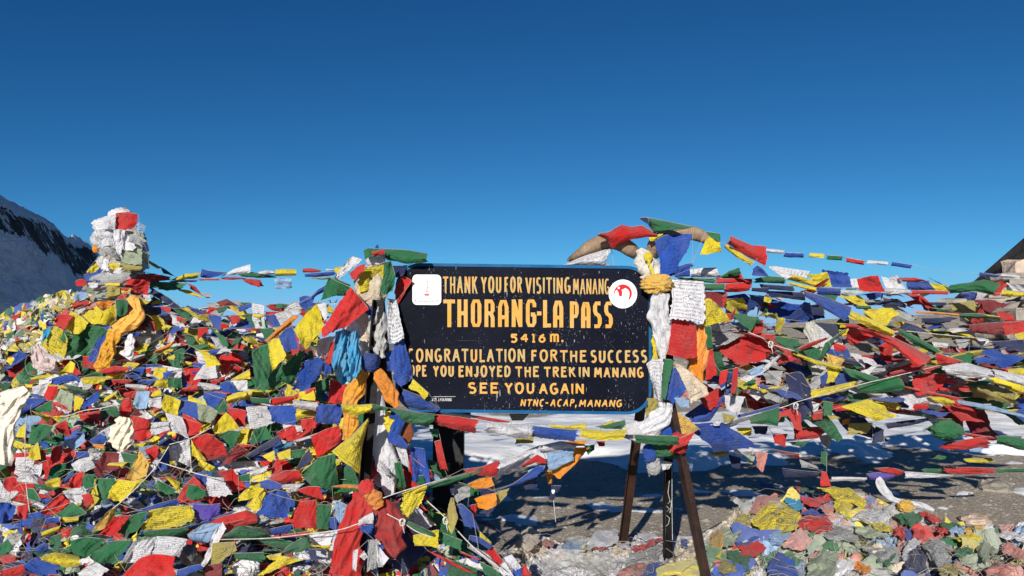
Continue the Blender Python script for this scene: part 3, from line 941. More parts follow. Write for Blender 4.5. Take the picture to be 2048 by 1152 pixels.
def stroke(pts, w0, w1, cut, off):
    pts = np.array(pts, float)
    if len(pts) > 2 and not np.allclose(pts[0], pts[-1]): pass
    n = len(pts)
    t = np.gradient(pts, axis=0) if n > 2 else np.array([pts[1] - pts[0]] * 2)
    t /= np.linalg.norm(t, axis=1)[:, None] + 1e-9
    if n > 3 and np.allclose(pts[0], pts[-1], atol=.8):      # a closed loop
        pts[-1] = pts[0]; tt = pts[1] - pts[-2]; t[0] = t[-1] = tt / np.linalg.norm(tt)
    nr_ = np.stack([-t[:, 1], t[:, 0]], -1)
    s = np.linspace(0, 1, n)[:, None]
    w = w0 + (w1 - w0) * s
    A, B = pts + nr_ * w * .5, pts - nr_ * w * .5
    if cut:                                            # the brush leaves the board on a slant
        B[-1] += t[-1] * w0 * cut
        A[-1] -= t[-1] * w0 * cut * 0.3
    V = [boardpt(x, y, off) for x, y in A] + [boardpt(x, y, off) for x, y in B]
    F = [(i, n + i, n + i + 1, i + 1) for i in range(n - 1)]
    return V, F

def word(txt, x0, x1, yt, yb, mat, w, style=GL, slant=0.0, cut=0.55, gap=.26, off=0.0012, parent=None):
    cells = [style[c][0] for c in txt]
    tot = sum(cells) + gap * (len(txt) - 1)
    k = (x1 - x0) / tot
    x = x0; V, F = [], []; li = 0
    for c, cw in zip(txt, cells):
        for st in style[c][1]:
            jx, jy = rng.uniform(-.25, .25), rng.uniform(-.3, .3)
            H = yb - yt
            inset = min(w * .5, cw * k * .3) if not (c in 'TE5L-.' and abs(st[0][1] - st[-1][1]) < .01) else 0
            pts = [(x + inset * .8 + px_ * (cw * k - inset * 1.6) + slant * py_ * H + jx, yb - py_ * H + jy) for px_, py_ in st]
            if style is GL: pts = [(a, b + (w * .35 if q[1] > .9 else 0)) for (a, b), q in zip(pts, st)]
            vertical_end = style is GL and st[-1][1] <= .02 and len(st) == 2
            v, f = stroke(pts, w * rng.uniform(.92, 1.08), w * (.72 if vertical_end else 1.0), cut if vertical_end else 0, off + li * .00012)
            o = len(V); V += v; F += [tuple(q + o for q in ff) for ff in f]; li += 1
        x += (cw + gap) * k
    return V, F

def text_line(words, mat, w, style=GL, **kw):
    for (t, x0, x1, yt, yb) in words:                  # each painted word is a part
        V, F = word(t, x0, x1, yt, yb, mat, w, style, **kw)
        o = link('lettering', mesh_np('lettering', np.array(V), F, smooth=False), mat, sign_root)
        o['label'] = 'painted word ' + t
    return {}
text_line([('THANK', 886, 955, 552, 586), ('YOU', 962, 1003, 553, 585), ('FOR', 1009, 1044, 553, 584), ('VISITING', 1051, 1141, 554, 586)], m_yel2, 4.0)
text_line([('MANANG', 1146, 1219, 557, 588)], m_yel2, 3.1, gap=.2)
text_line([('THORANG', 887, 1074, 599, 654), ('-', 1073, 1084, 599, 654), ('LA', 1085, 1128, 600, 655), ('PASS', 1139, 1227, 603, 656)], m_yel, 7.7, BLOCK, gap=.14)
text_line([('5416', 1020, 1092, 667, 684), ('m.', 1099, 1127, 667, 684)], m_yel, 4.0, cut=0.1)
text_line([('CONGRATULATION', 815, 1050, 697, 723), ('FOR', 1062, 1115, 699, 722), ('THE', 1120, 1173, 700, 723), ('SUCCESS', 1181, 1294, 700, 724)], m_yel2, 4.3)
text_line([('HOPE', 805, 853, 730, 752), ('YOU', 866, 908, 731, 752), ('ENJOYED', 917, 1021, 731, 753), ('THE', 1031, 1078, 732, 753), ('TREK', 1088, 1151, 733, 753), ('IN', 1158, 1179, 733, 753), ('MANANG', 1188, 1287, 734, 754)], m_yel2, 4.2)
text_line([('SEE', 936, 997, 765, 786), ('YOU', 1009, 1069, 765, 786), ('AGAIN', 1078, 1168, 766, 787)], m_yel, 4.4)
text_line([('NTNC-', 1040, 1095, 798, 812), ('ACAP,', 1100, 1153, 798, 812), ('MANANG', 1157, 1243, 799, 813)], m_yel, 3.0, slant=.18)
text_line([('E', 853, 857, 796, 802), ('GEO,', 859, 874, 796, 802), ('LAMJUNG', 876, 903, 796, 802)], m_chalk, 1.1, slant=.25)
v1 = stroke([(853, 793.5), (911, 793)], 1.0, .8, 0, .0015)
link('underline', mesh_np('underline', np.array(v1[0]), v1[1], smooth=False), m_chalk, sign_root)

def flat(poly, off, mat, name, parent, back=None):
    V, F = prism(poly, (off - .0006) if back is None else back, off)
    return link(name, mesh_np(name, np.array(V), F, smooth=False), mat, parent)
# square sticker, upper left
st = flat(rrect(825, 550.5, 882.5, 611, 9, 6, .006), .0035, m_white, 'square_emblem', sign_root, .0005)
st['label'] = 'white rounded-square emblem plate with a small red trident drawing'
ln = []
def L2(pts, w, off=.0042): ln.append(stroke(pts, w, w, 0, off + len(ln) * .00002))
for a, b in (((836.5, 561), (871.5, 561.5)), ((871.5, 561.5), (871, 598)), ((871, 598), (836.5, 597.5)), ((836.5, 597.5), (836.5, 561))): L2([a, b], .7)
for a, b in (((848, 582.5), (862, 583)), ((846, 576), (851, 577)), ((860, 575), (863, 572)), ((843, 568), (846, 574)), ((862, 568.5), (866, 567)), ((845, 590), (850, 590.5)), ((860, 590.5), (866, 591)), ((843, 578), (847, 582)), ((862, 581), (865, 578)), ((855, 575), (860, 575))): L2([a, b], .8)
r_ = random.Random(3)
for x in np.arange(838, 868, 2.6): L2([(x, 554.0), (x + 1.5, 554.0 + r_.uniform(-.5, .5))], 1.7)
for x in np.arange(838, 870, 2.6): L2([(x, 602.5), (x + 1.7, 602.6 + r_.uniform(-.5, .5))], 1.7)
for y in np.arange(568, 590, 3.2): L2([(828.5, y), (829.8, y + 1.3)], 1.2); L2([(876, y - 2), (877.4, y - 1)], 1.2)
V, F = merge(ln); link('print', mesh_np('print', V, F, smooth=False), m_grey, st)
ln = []
L2([(854.3, 567.5), (854, 588)], 1.3, .005); L2([(849, 588.6), (853.6, 592.2)], 1.6, .005); L2([(853.6, 592.2), (858.6, 588.6)], 1.6, .005); L2([(849, 588.6), (858.6, 588.6)], 1.8, .005)
L2([(852.5, 564), (856, 564)], 1.8, .005)
V, F = merge(ln); link('trident_print', mesh_np('trident_print', V, F, smooth=False), m_red, st)
for x, y in ((830.5, 600.7), (874.5, 600.3), (826.5, 567.5)):
    c = P(x, y, YS - .006); vv_, ff_ = tube([c + (0, .003, 0), c - (0, .002, 0)], .0032, 8)
    link('rivet', mesh_np('rivet', vv_, ff_, smooth=False), m_red if x < 870 else m_grey, st)
# round emblem, upper right
def circ(cx, cy, r, n=40, ry=None): return [(cx + r * math.cos(2 * math.pi * k / n), cy + (ry or r) * math.sin(2 * math.pi * k / n)) for k in range(n)]
rd = flat(circ(1245.7, 588, 28.4, ry=28.8), .0035, m_white, 'round_emblem', sign_root, .0005)
rd['label'] = 'round white emblem plate with a red disc, a mountain and a tower'
flat(circ(1245.6, 586.8, 18), .0042, m_red, 'red_disc', rd)
white_shapes = [
 [(1228.5, 590), (1230, 583), (1233, 579.5), (1236.5, 585), (1238, 592), (1243.5, 593.5), (1244.5, 582), (1242, 580.5), (1251, 576.2), (1257, 580.5), (1259, 586), (1258, 594), (1256.5, 600), (1259, 601.5), (1252, 604.6), (1245, 606), (1237, 603), (1231, 598)],
 [(1235, 574), (1238, 573.5), (1239.8, 576), (1238, 578.5), (1235.2, 577.5)]]
for s in white_shapes: flat(s, .0049, m_white, 'white_motif', rd)
ln = []
for a, b in (((1248, 587.5), (1256, 586.8)), ((1248, 590.8), (1257, 591)), ((1248, 580), (1247.5, 604)), ((1249, 594.8), (1256, 594.5)), ((1249, 599.5), (1255, 599)), ((1230, 592), (1240, 597)), ((1240, 597), (1246, 597.5)), ((1232, 597), (1238, 601.5)), ((1251, 582.5), (1256, 583.5))):
    L2([a, b], .75, .0056)
for k in range(34):
    a = math.radians(k * 360 / 34 + 3); R1 = 23.6
    x, y = 1245.7 + R1 * math.cos(a), 588 + R1 * math.sin(a)
    L2([(x - .7 * math.sin(a), y + .7 * math.cos(a)), (x + .6 * math.sin(a), y - .6 * math.cos(a))], 1.9, .0042)
V, F = merge(ln); link('print', mesh_np('print', V, F, smooth=False), m_grey, rd)
for x, y in ((1270.5, 586), (1222, 590)):
    c = P(x, y, YS - .006); vv_, ff_ = tube([c + (0, .003, 0), c - (0, .002, 0)], .003, 8)
    link('rivet', mesh_np('rivet', vv_, ff_, smooth=False), m_grey, rd)

# legs: angle-iron bars
m_leg = simple_mat('rusty_black_steel', (0.018, 0.011, 0.009), 0.4, (0.055, 0.025, 0.016), 9.0, 0.004, 60.0, 0.2, .4)
m_leg_black = simple_mat('black_steel', (0.004, 0.004, 0.005), 0.5, (0.014, 0.013, 0.013), 14.0, 0.003, 60.0, 0.0, .12)
def angle_iron(p0, p1, w, t=.006, turn=0.0):
    p0, p1 = np.array(p0), np.array(p1)
    ax = (p1 - p0) / np.linalg.norm(p1 - p0)
    x = np.cross(ax, (0, 1, 0)); x /= np.linalg.norm(x); y = np.cross(ax, x)
    c, s = math.cos(turn), math.sin(turn)
    x, y = c * x + s * y, -s * x + c * y
    prof = [(-w / 2, 0), (w / 2, 0), (w / 2, t), (-w / 2 + t, t), (-w / 2 + t, w), (-w / 2, w)]
    V = [p0 + x * a + y * b for a, b in prof] + [p1 + x * a + y * b for a, b in prof]
    n = 6
    F = [tuple(range(n)), tuple(range(2 * n - 1, n - 1, -1))] + [(i, n + i, n + (i + 1) % n, (i + 1) % n) for i in range(n)]
    return np.array(V), F
def foot(px, py_guess, Y):
    q = P(px, py_guess, Y); return np.array((q[0], Y, ground_z(q[0], Y) - .02))
legs = [
 (P(1316, 560, 4.46), foot(1243, 1090, 5.42), .058, .25, m_leg, 'rust-brown leg leaning left under the right end of the board'),
 (P(1336, 560, 4.50), foot(1335, 1122, 5.06), .062, .05, m_leg_black, 'upright black middle leg with chalk scribbles'),
 (P(1318, 700, 4.40), foot(1424, 1190, 4.34), .060, -.25, m_leg, 'rust-brown leg leaning right, nearest the viewer'),
 (P(1300, 540, 4.425), P(1300, 860, 4.425), .04, .0, m_leg_black, None),
 (P(758, 600, 4.30), foot(712, 1190, 4.34), .055, .0, m_leg_black, 'black left leg rising between the hanging scarves'),
 (P(760, 600, 4.50), foot(812, 1080, 5.3), .06, .3, m_leg, None),
]
for a, b, w, tn, mm, lb in legs:
    v, f = angle_iron(a, b, w, turn=tn)
    o = link('leg', mesh_np('leg', v, f, smooth=False), mm, sign_root)
    if lb: o['label'] = lb
# bracket under the board
v = [boardpt(x, y, -.02) for x, y in ((1018, 829), (1058, 829), (1046, 842), (1024, 842))] + [boardpt(x, y, -.05) for x, y in ((1018, 829), (1058, 829), (1046, 842), (1024, 842))]
link('bracket', mesh_np('bracket', np.array(v), [(0, 1, 2, 3), (7, 6, 5, 4), (0, 4, 5, 1), (1, 5, 6, 2), (2, 6, 7, 3), (3, 7, 4, 0)], smooth=False), m_leg_black, sign_root)
# chalk scribbles on the middle leg
yy = lambda py: lerp(4.50, 5.06, (py - 560) / 562.0)
sc = []
def chalk(pts):
    V = []; n = len(pts)
    for x, y in pts: V.append(P(x - .5, y, yy(y) - .04)); V.append(P(x + .5, y, yy(y) - .04))
    sc.append((V, [(2 * i, 2 * i + 1, 2 * i + 3, 2 * i + 2) for i in range(n - 1)]))
chalk([(1330, 940), (1330, 1000), (1331, 1060), (1330, 1105)]); chalk([(1344, 930), (1344, 1020), (1345, 1080)])
chalk([(1331, 945), (1330, 985), (1331, 1040)]); chalk([(1339, 960), (1336, 985), (1340, 1003), (1335, 1008), (1345, 1000)])
chalk([(1333, 1012), (1339, 1018), (1333, 1024), (1344, 1022)]); chalk([(1332, 1030), (1339, 1036), (1337, 1048), (1331, 1053)])
chalk([(1343, 1002), (1342, 1014), (1340, 1026)])
V, F = merge(sc); link('chalk_marks', mesh_np('chalk_marks', V, F), m_chalk, sign_root)

# black slab frame standing behind the board
m_slab = simple_mat('black_slab', (0.012, 0.012, 0.014), 0.7, (0.02, 0.02, 0.022), 5, .01, 20)
slab = tag(empty('stone_stand', P(895, 900, 5.6) * (1, 1, 0)), 'black upright slab with a wider cap standing in shade behind the sign', 'stone stand')
def box_pts(x0, x1, y0, y1, z0, z1, b=0.01):
    V = [(x, y, z) for z in (z0, z1) for y in (y0, y1) for x in (x0, x1)]
    F = [(0, 2, 3, 1), (4, 5, 7, 6), (0, 1, 5, 4), (1, 3, 7, 5), (3, 2, 6, 7), (2, 0, 4, 6)]
    return np.array(V, float), F
a, b = P(866, 846, 5.6), P(926, 1010, 5.6)
link('upright', mesh_np('upright', *box_pts(a[0], b[0], 5.6, 5.75, -.05, a[2]), smooth=False), m_slab, slab)
a, b = P(838, 822, 5.55), P(938, 850, 5.55)
link('cap', mesh_np('cap', *box_pts(a[0], b[0], 5.55, 5.8, b[2], a[2]), smooth=False), m_slab, slab)

# ------------------------------------------------------------------ horned skull on the right-hand leg
m_horn, nt, out = mat_new('ringed_horn')
g = N(nt); tc = g.n('ShaderNodeTexCoord'); ob = tc.outputs['Object']
sx = g.n('ShaderNodeSeparateXYZ'); nt.links.new(tc.outputs['UV'], sx.inputs[0])
wv = g.math('ADD', g.math('MULTIPLY', sx.outputs[0], 46.0), g.math('MULTIPLY', g.noise(ob, 14, 3, .6), 2.2))
rg = g.math('FRACT', wv)
col = g.mix(g.ramp(g.noise(ob, 18, 4, .7), [(.3, 0.), (.7, 1.)]), (0.20, 0.125, 0.075, 1), (0.34, 0.25, 0.17, 1))
col = g.mix(g.math('MULTIPLY', g.math('LESS_THAN', rg, .16), .55), col, (0.09, 0.055, 0.035, 1))
nt.links.new(g.pbsdf(col, 0.7, g.bump(g.math('ADD', rg, g.math('MULTIPLY', g.noise(ob, 90, 3, .6), .7)), 1.0, .006)), out.inputs[0])
skull = tag(empty('horned_skull', P(1305, 560, 4.4)), 'sheep skull with two thick ringed brown horns tied above the right end of the sign', 'animal skull')
def horn(pts, label):
    pp = [(*tpx('Q', '%f,%f' % (x, y)), r * 1.17 / 6.4) for x, y, r, _ in pts]
    path = smooth_line(np.array([P(x, y, 4.45 + d) for (x, y, _), (_, _, _, d) in zip(pp, pts)]), 70)
    rad = smooth_line(np.array([[r, 0, 0] for *_, r in pp]), 70)[:, 0] * 4.42 / F_PX
    v, f = tube(path, rad, 18, mod=lambda t, a: 1 + .06 * ((t * 19 + .06 * math.sin(a * 2)) % 1.0) + .05 * math.cos(2 * a) + .02 * math.sin(5 * a + t * 9))
    me = mesh_np('horn', v, f)
    uvl = me.uv_layers.new(name='uv')
    for li, lp in enumerate(me.loops):
        i = lp.vertex_index // 18; uvl.data[li].uv = (i / 69, (lp.vertex_index % 18) / 18)
    o = link('horn', me, m_horn, skull); o['label'] = label
horn([(985, 570, 66, 0), (890, 500, 84, .0), (790, 440, 84, .02), (660, 405, 84, .05), (520, 425, 88, .08), (390, 480, 86, .1), (260, 555, 56, .1), (150, 620, 34, .08), (100, 640, 12, .06)], 'left horn, thick, curving down to a frayed tip behind the sign')
horn([(1200, 620, 60, 0), (1180, 530, 70, -.01), (1225, 420, 76, 0), (1335, 345, 80, .03), (1475, 300, 82, .06), (1620, 290, 80, .08), (1750, 312, 74, .1), (1850, 358, 62, .1), (1905, 405, 42, .1)], 'right horn, arching over the blue flag')

# ------------------------------------------------------------------ scarves, wraps and knots
def bundle(tile, cx, cy, rx, ry, Y, code, parent=None, name='wrap', seed=1, ring=0.0, rot=0.0, mat=None, ink=.1, depth=None, crump=1.0):
    """crumpled cloth wound into a lump"""
    x0, y0, k = TILES[tile]; cx, cy, rx, ry = x0 + cx / k, y0 + cy / k, rx / k, ry / k
    s = Y / F_PX
    c = P(cx, cy, Y); r = random.Random(seed); o3 = Vector((r.uniform(0, 99), r.uniform(0, 99), 3))
    nu, nv = 64, 44
    ax1 = Vector((r.gauss(0, 1), r.gauss(0, 1), r.gauss(0, 1))).normalized(); ax2 = ax1.orthogonal().normalized()
    dz = (depth or min(rx, ry)) * s
    V = []
    for j in range(nv + 1):
        ph = -math.pi / 2 + math.pi * j / nv
        for i in range(nu + 1):
            th = 2 * math.pi * i / nu
            d = Vector((math.cos(ph) * math.cos(th), math.cos(ph) * math.sin(th), math.sin(ph)))
            n1 = mnoise.noise(d * 1.6 + o3)
            wv = d + .55 * mnoise.noise_vector(d * 1.3 + o3)
            g1 = wv.dot(ax1) * 3.1 + wv.dot(ax2) * 1.2; g2 = wv.dot(ax2) * 6.0 + 1.5 * n1
            n2 = (1 - abs(math.sin(g1 * 2.2))) ** 1.6; n3 = (1 - abs(math.sin(g2 * 2.4))) ** 2
            n4 = abs(mnoise.noise(wv * 5 + o3))
            q = 1 + .16 * n1 + crump * (.10 * n2 + .06 * n3 - .12 * n4)
            if ring: q += ring * math.sin(d.z * 26 + 3 * n1 + 2 * d.x)
            x, z = d.x * rx * s * q, d.z * ry * s * q
            V.append(c + np.array((x * math.cos(rot) - z * math.sin(rot), d.y * dz * q, x * math.sin(rot) + z * math.cos(rot))))
    me = mesh_np(name, np.array(V), grid_faces(nu, nv), grid_uv(nu, nv))
    return link(name, me, mat or CLOTH, parent, dye(code, ink))

def scarf(tile, pts, Y, code, parent=None, name='scarf', seed=1, pleats=3, mat=None, ink=.08, depth=.42, dY=0.0, m=26, n=60):
    """long cloth hanging along a spine of (x, y, half-width) in tile pixels, pleated lengthwise"""
    x0, y0, k = TILES[tile]; r = random.Random(seed)
    pp = smooth_line(np.array([(x0 + a / k, y0 + b / k, c / k) for a, b, c in pts]), n + 1)
    T = np.gradient(pp[:, :2], axis=0); T /= np.linalg.norm(T, axis=1)[:, None]
    Nn = np.stack([-T[:, 1], T[:, 0]], -1)
    u = np.linspace(-1, 1, m + 1)
    t = np.linspace(0, 1, n + 1)
    ph = r.uniform(0, 6)
    X = pp[:, 0:1] + Nn[:, 0:1] * pp[:, 2:3] * u[None]
    Z = pp[:, 1:2] + Nn[:, 1:2] * pp[:, 2:3] * u[None]
    wpx = pp[:, 2:3]
    prof = -np.sqrt(np.clip(1 - u[None] ** 2, 0, 1)) * depth * wpx
    w1_ = np.sin(u[None] * math.pi * pleats * .5 + ph + 2.2 * np.sin(t[:, None] * 4.3 + ph))
    w2_ = np.sin(u[None] * math.pi * pleats * 1.1 - 3 * t[:, None] + ph * 2 + 1.5 * np.sin(t[:, None] * 7 + u[None] * 2))
    mod_ = .35 + .65 * np.abs(np.sin(t[:, None] * 3.3 + u[None] * 1.7 + ph))
    pl = ((1 - np.abs(w1_)) ** 1.2 * -.34 * mod_ + (1 - np.abs(w2_)) ** 1.5 * -.22 * (1.2 - mod_) + .18) * wpx
    cr = np.array([[mnoise.noise(Vector((a * 1.6 + seed, b * 7, 0))) for a in u] for b in t]) * wpx * .28
    Yv = Y + dY * t[:, None] + (prof + pl + cr) * Y / F_PX
    ed = np.array([mnoise.noise(Vector((seed * 1.7, b * 6, 0))) for b in t])[:, None]
    ed2 = np.array([mnoise.noise(Vector((seed * 2.7, b * 6, 5))) for b in t])[:, None]
    X = X + np.where(u[None] > 0, ed, ed2) * wpx * .55 * np.abs(u[None]) ** 2 * np.abs(Nn[:, 0:1])
    W = Parr(X, Z, Yv)
    me = mesh_np(name, W.reshape(-1, 3), grid_faces(m, n), grid_uv(m, n))
    return link(name, me, mat or CLOTH, parent, dye(code, ink))

# skull wrapped in white cloth
o = scarf('Q', [(1010, 500, 40), (1055, 590, 110), (1110, 690, 140), (1165, 790, 138), (1180, 870, 118), (1190, 930, 90)], 4.37, 'W', skull, 'wrapped_head', 4, 1.5, ink=0, depth=.75)
o.color = (.80, .76, .68, 0)
bundle('Q', 1130, 600, 55, 60, 4.30, 'Y', skull, 'ribbon_knot', 9, depth=5)
scarf('Q', [(1130, 630, 22), (1150, 700, 20), (1175, 770, 22), (1200, 840, 20)], 4.285, 'Y', skull, 'ribbon', 3, 1)

def lone(o, label, cat, group=None):
    return tag(o, label, cat, group)
lone(bundle('Q', 1240, 950, 190, 118, 4.30, 'A', None, 'knotted_scarf', 12, depth=18, crump=2.3), 'crumpled golden scarf knotted round the leg just under the horned skull', 'scarf')
lone(scarf('L', [(205, 90, 48), (200, 190, 72), (205, 300, 66), (215, 420, 48), (228, 535, 20)], 4.30, 'W', None, 'scarf', 5, 3), 'white silk scarf hanging along the right edge of the board', 'scarf')
lone(scarf('L', [(470, 300, 50), (480, 400, 62), (460, 520, 66), (450, 620, 50), (470, 690, 26)], 4.36, 'O', None, 'scarf', 8, 3, mat=SATIN), 'bright orange scarf hanging behind the red flag right of the board', 'scarf')
lone(scarf('L', [(165, 370, 16), (170, 450, 20), (175, 540, 22)], 4.37, 'Y', None, 'scarf', 8, 1), 'narrow yellow strip showing between the board and the white scarf', 'scarf')
lone(scarf('L', [(150, 800, 26), (150, 870, 40), (150, 950, 30)], 4.33, 'U', None, 'scarf', 18, 2), 'olive-yellow twist of cloth below the lower right corner of the board', 'scarf')
lone(scarf('L', [(240, 830, 40), (230, 900, 60), (160, 980, 70), (80, 1030, 40)], 4.32, 'W', None, 'scarf', 28, 3), 'crumpled white scarf looped round the tripod head', 'scarf')
lone(scarf('E', [(370, 720, 40), (385, 800, 52), (405, 900, 50), (420, 1000, 60), (440, 1100, 70), (455, 1210, 60)], 4.95, 'W', None, 'scarf', 31, 2, ink=0), 'dingy white scarf hanging straight down among the strings right of the skull', 'scarf').color = (.60, .59, .52, 0)

# left post: wrapped head and hanging scarves
lone(bundle('B', 1040, 150, 72, 62, 4.36, 'W', None, 'wrapped_bundle', 3, ring=.015), 'small white wrapped knob on top of the left post', 'cloth bundle')
lone(bundle('B', 1010, 360, 128, 165, 4.36, 'C', None, 'wrapped_bundle', 14, depth=26), 'large cream cloth bundle on the left post with a yellow flag tied over it', 'cloth bundle')
lone(bundle('B', 1005, 545, 42, 35, 4.3, 'B', None, 'wrapped_bundle', 16), 'small blue knot where the grey-white wrap meets the cream bundle', 'cloth bundle')
lone(bundle('B', 1000, 940, 72, 72, 4.25, 'D', None, 'wrapped_bundle', 15, ring=.05), 'tight dark blue knot of cord and cloth halfway down the left post', 'cloth bundle').color = (.025, .06, .25, 0)
lone(scarf('B', [(1050, 510, 50), (1055, 600, 70), (1055, 720, 72), (1060, 820, 72), (1085, 910, 40)], 4.33, 'W', None, 'scarf', 41, 2, ink=0, depth=.8), 'grey-white cloth wound in fine rings down the left post', 'scarf').color = (.60, .59, .57, 0)
lone(scarf('B', [(850, 560, 30), (870, 620, 90), (890, 700, 80), (910, 820, 60), (930, 930, 36)], 4.36, 'W', None, 'scarf', 43, 2, ink=0), 'bright white scarf falling left of the grey-white wrap', 'scarf')
lone(scarf('B', [(960, 540, 30), (950, 640, 46), (955, 740, 46), (975, 850, 20)], 4.345, 'C', None, 'scarf', 44, 1, ink=0), 'pale cream strip folded between the two white scarves', 'scarf')
def satin_cloth(tile, top, bot, Y, code, label, seed, amp=2.6, n=44):
    tp = [tpx(tile, s) for s in top.split()]; bt = [tpx(tile, s) for s in bot.split()]
    v, f, uv, _ = cloth_px(tp, bt, lambda a, b: Y, seed, n, amp)
    o = link('scarf', mesh_np('scarf', v, f, uv), SATIN, None, dye(code, 0))
    return lone(o, label, 'scarf')
satin_cloth('B', '735,705 800,688 850,700', '705,950 735,1050 790,1110 850,1085', 4.24, 'T', 'shiny turquoise satin scarf hanging left of the post', 6021)
satin_cloth('B', '850,720 880,695 912,705', '775,960 800,1040 870,1075 932,1000', 4.20, 'T', 'second fold of turquoise satin overlapping the first', 6034)
lone(scarf('H', [(870, 5, 28), (830, 80, 46), (800, 150, 50), (785, 230, 40), (775, 320, 42), (762, 395, 28)], 4.25, 'O', None, 'scarf', 51, 3, ink=.25), 'left tail of the printed orange scarf tied at the left post', 'scarf').color = (.84, .38, .04, .3)
lone(scarf('H', [(930, 5, 28), (975, 70, 38), (1010, 140, 40), (1045, 205, 22)], 4.25, 'O', None, 'scarf', 52, 2, ink=.25), 'right tail of the printed orange scarf tied at the left post', 'scarf')
lone(scarf('H', [(935, 120, 30), (950, 250, 42), (965, 400, 60), (985, 520, 62), (1000, 620, 44), (1010, 700, 26)], 4.385, 'W', None, 'scarf', 53, 2.5, ink=0, depth=.6), 'long white silk scarf hanging behind the black left leg to the ground', 'scarf')
lone(scarf('H', [(830, 290, 12), (850, 380, 26), (850, 480, 30), (845, 620, 12)], 4.385, 'W', None, 'scarf', 55, 1, ink=0), 'short white cloth showing left of the black leg', 'scarf')
lone(scarf('H', [(1010, 240, 30), (1060, 260, 30), (1040, 330, 30), (1020, 380, 28), (1060, 400, 30), (1105, 430, 12)], 4.24, 'B', None, 'scarf', 56, 2, ink=.05), 'twisted royal blue cloth hooked beside the lower left corner of the board', 'scarf')
lone(scarf('H', [(1000, 230, 20), (1010, 290, 36), (1015, 345, 22)], 4.27, 'Y', None, 'scarf', 57, 2, ink=.05), 'small yellow cloth folded right of the black leg', 'scarf')
lone(bundle('H', 1100, 345, 38, 70, 4.30, 'O', None, 'wrapped_bundle', 58, depth=6, crump=.4), 'rust-brown round cloth hanging below the lower left corner of the board', 'cloth bundle').color = (.26, .065, .015, 0)
# the great red cloth at the foot of the left post
lone(bundle('H', 875, 660, 46, 42, 4.16, 'R', None, 'wrapped_bundle', 61), 'red knot tying the big red cloth to the black leg', 'cloth bundle')
lone(scarf('H', [(870, 690, 50), (850, 760, 70), (800, 880, 70), (760, 1000, 90), (730, 1150, 100)], 4.22, 'R', None, 'scarf', 62, 2.5, ink=0, depth=.35), 'long red cloth spreading left from the foot of the left post', 'scarf')
lone(scarf('H', [(930, 720, 30), (985, 800, 72), (1010, 900, 80), (1015, 990, 62), (1010, 1050, 30)], 4.20, 'R', None, 'scarf', 63, 2, ink=0, depth=.5), 'dark red cloth bulging right from the foot of the left post', 'scarf').color = (.36, .02, .022, 0)
lone(scarf('H', [(880, 680, 32), (920, 720, 46), (950, 770, 26)], 4.14, 'O', None, 'scarf', 64, 1, ink=.2), 'orange flap folded over the red knot on the left post', 'scarf').color = (.72, .27, .05, .3)

# cream and white silk on the left
lone(scarf('F', [(210, 690, 40), (130, 760, 85), (90, 860, 80), (50, 960, 80), (20, 1100, 90), (-10, 1260, 90)], 4.55, 'C', None, 'scarf', 71, 2.4, mat=SATIN, ink=0), 'broad cream silk scarf sweeping down at the left edge of the photo', 'scarf').color = (.80, .74, .62, 0)
lone(scarf('F', [(150, 700, 30), (40, 760, 60), (-60, 860, 70)], 4.75, 'C', None, 'scarf', 72, 2, mat=SATIN, ink=0), 'upper end of a cream silk scarf running out of the left edge', 'scarf').color = (.78, .73, .62, 0)
lone(scarf('F', [(960, 900, 50), (950, 960, 85), (935, 1040, 95), (920, 1110, 80), (900, 1150, 40)], 4.58, 'C', None, 'scarf', 73, 3.2, mat=SATIN, ink=0, depth=.3), 'crumpled cream satin cloth bunched among the flags of the left mound', 'scarf')
lone(scarf('F', [(1010, 260, 12), (1000, 320, 36), (985, 400, 46), (960, 440, 60)], 5.55, 'W', None, 'scarf', 74, 1.4, ink=0), 'puffed white cloth tied to the line right of the orange scarf', 'scarf')
lone(scarf('F', [(260, 350, 30), (290, 400, 55), (330, 460, 80), (380, 510, 60), (400, 540, 20)], 5.72, 'P', None, 'scarf', 75, 3, ink=0, depth=.3), 'fluffy pale pink rag below the yellow flags at the left', 'scarf').color = (.72, .58, .57, 0)
lone(scarf('A', [(1000, 820, 30), (1050, 900, 44), (1040, 990, 56), (960, 1040, 60), (880, 1085, 50)], 5.62, 'O', None, 'scarf', 76, 1.6, ink=.05, mat=SATIN), 'upper loop of the orange silk scarf bowed around the cairn', 'scarf').color = (.84, .40, .03, .1)
lone(scarf('F', [(890, 235, 50), (850, 330, 56), (820, 420, 56), (780, 500, 60), (730, 530, 30)], 5.58, 'O', None, 'scarf', 77, 2, ink=.5), 'lower tail of the orange silk scarf with red printing', 'scarf').color = (.84, .42, .03, .5)
lone(bundle('G', 1880, 1085, 95, 62, 4.42, 'W', None, 'wrapped_bundle', 79, crump=1.8, mat=SATIN), 'shiny white cloth bunched at the bottom edge left of the red cloth', 'cloth bundle')
lone(bundle('G', 1440, 990, 60, 70, 4.38, 'K', None, 'wrapped_bundle', 80, crump=1.8, mat=SATIN), 'dark grey plastic scrap stuck among the flags at the bottom left', 'cloth bundle').color = (.07, .07, .085, 0)

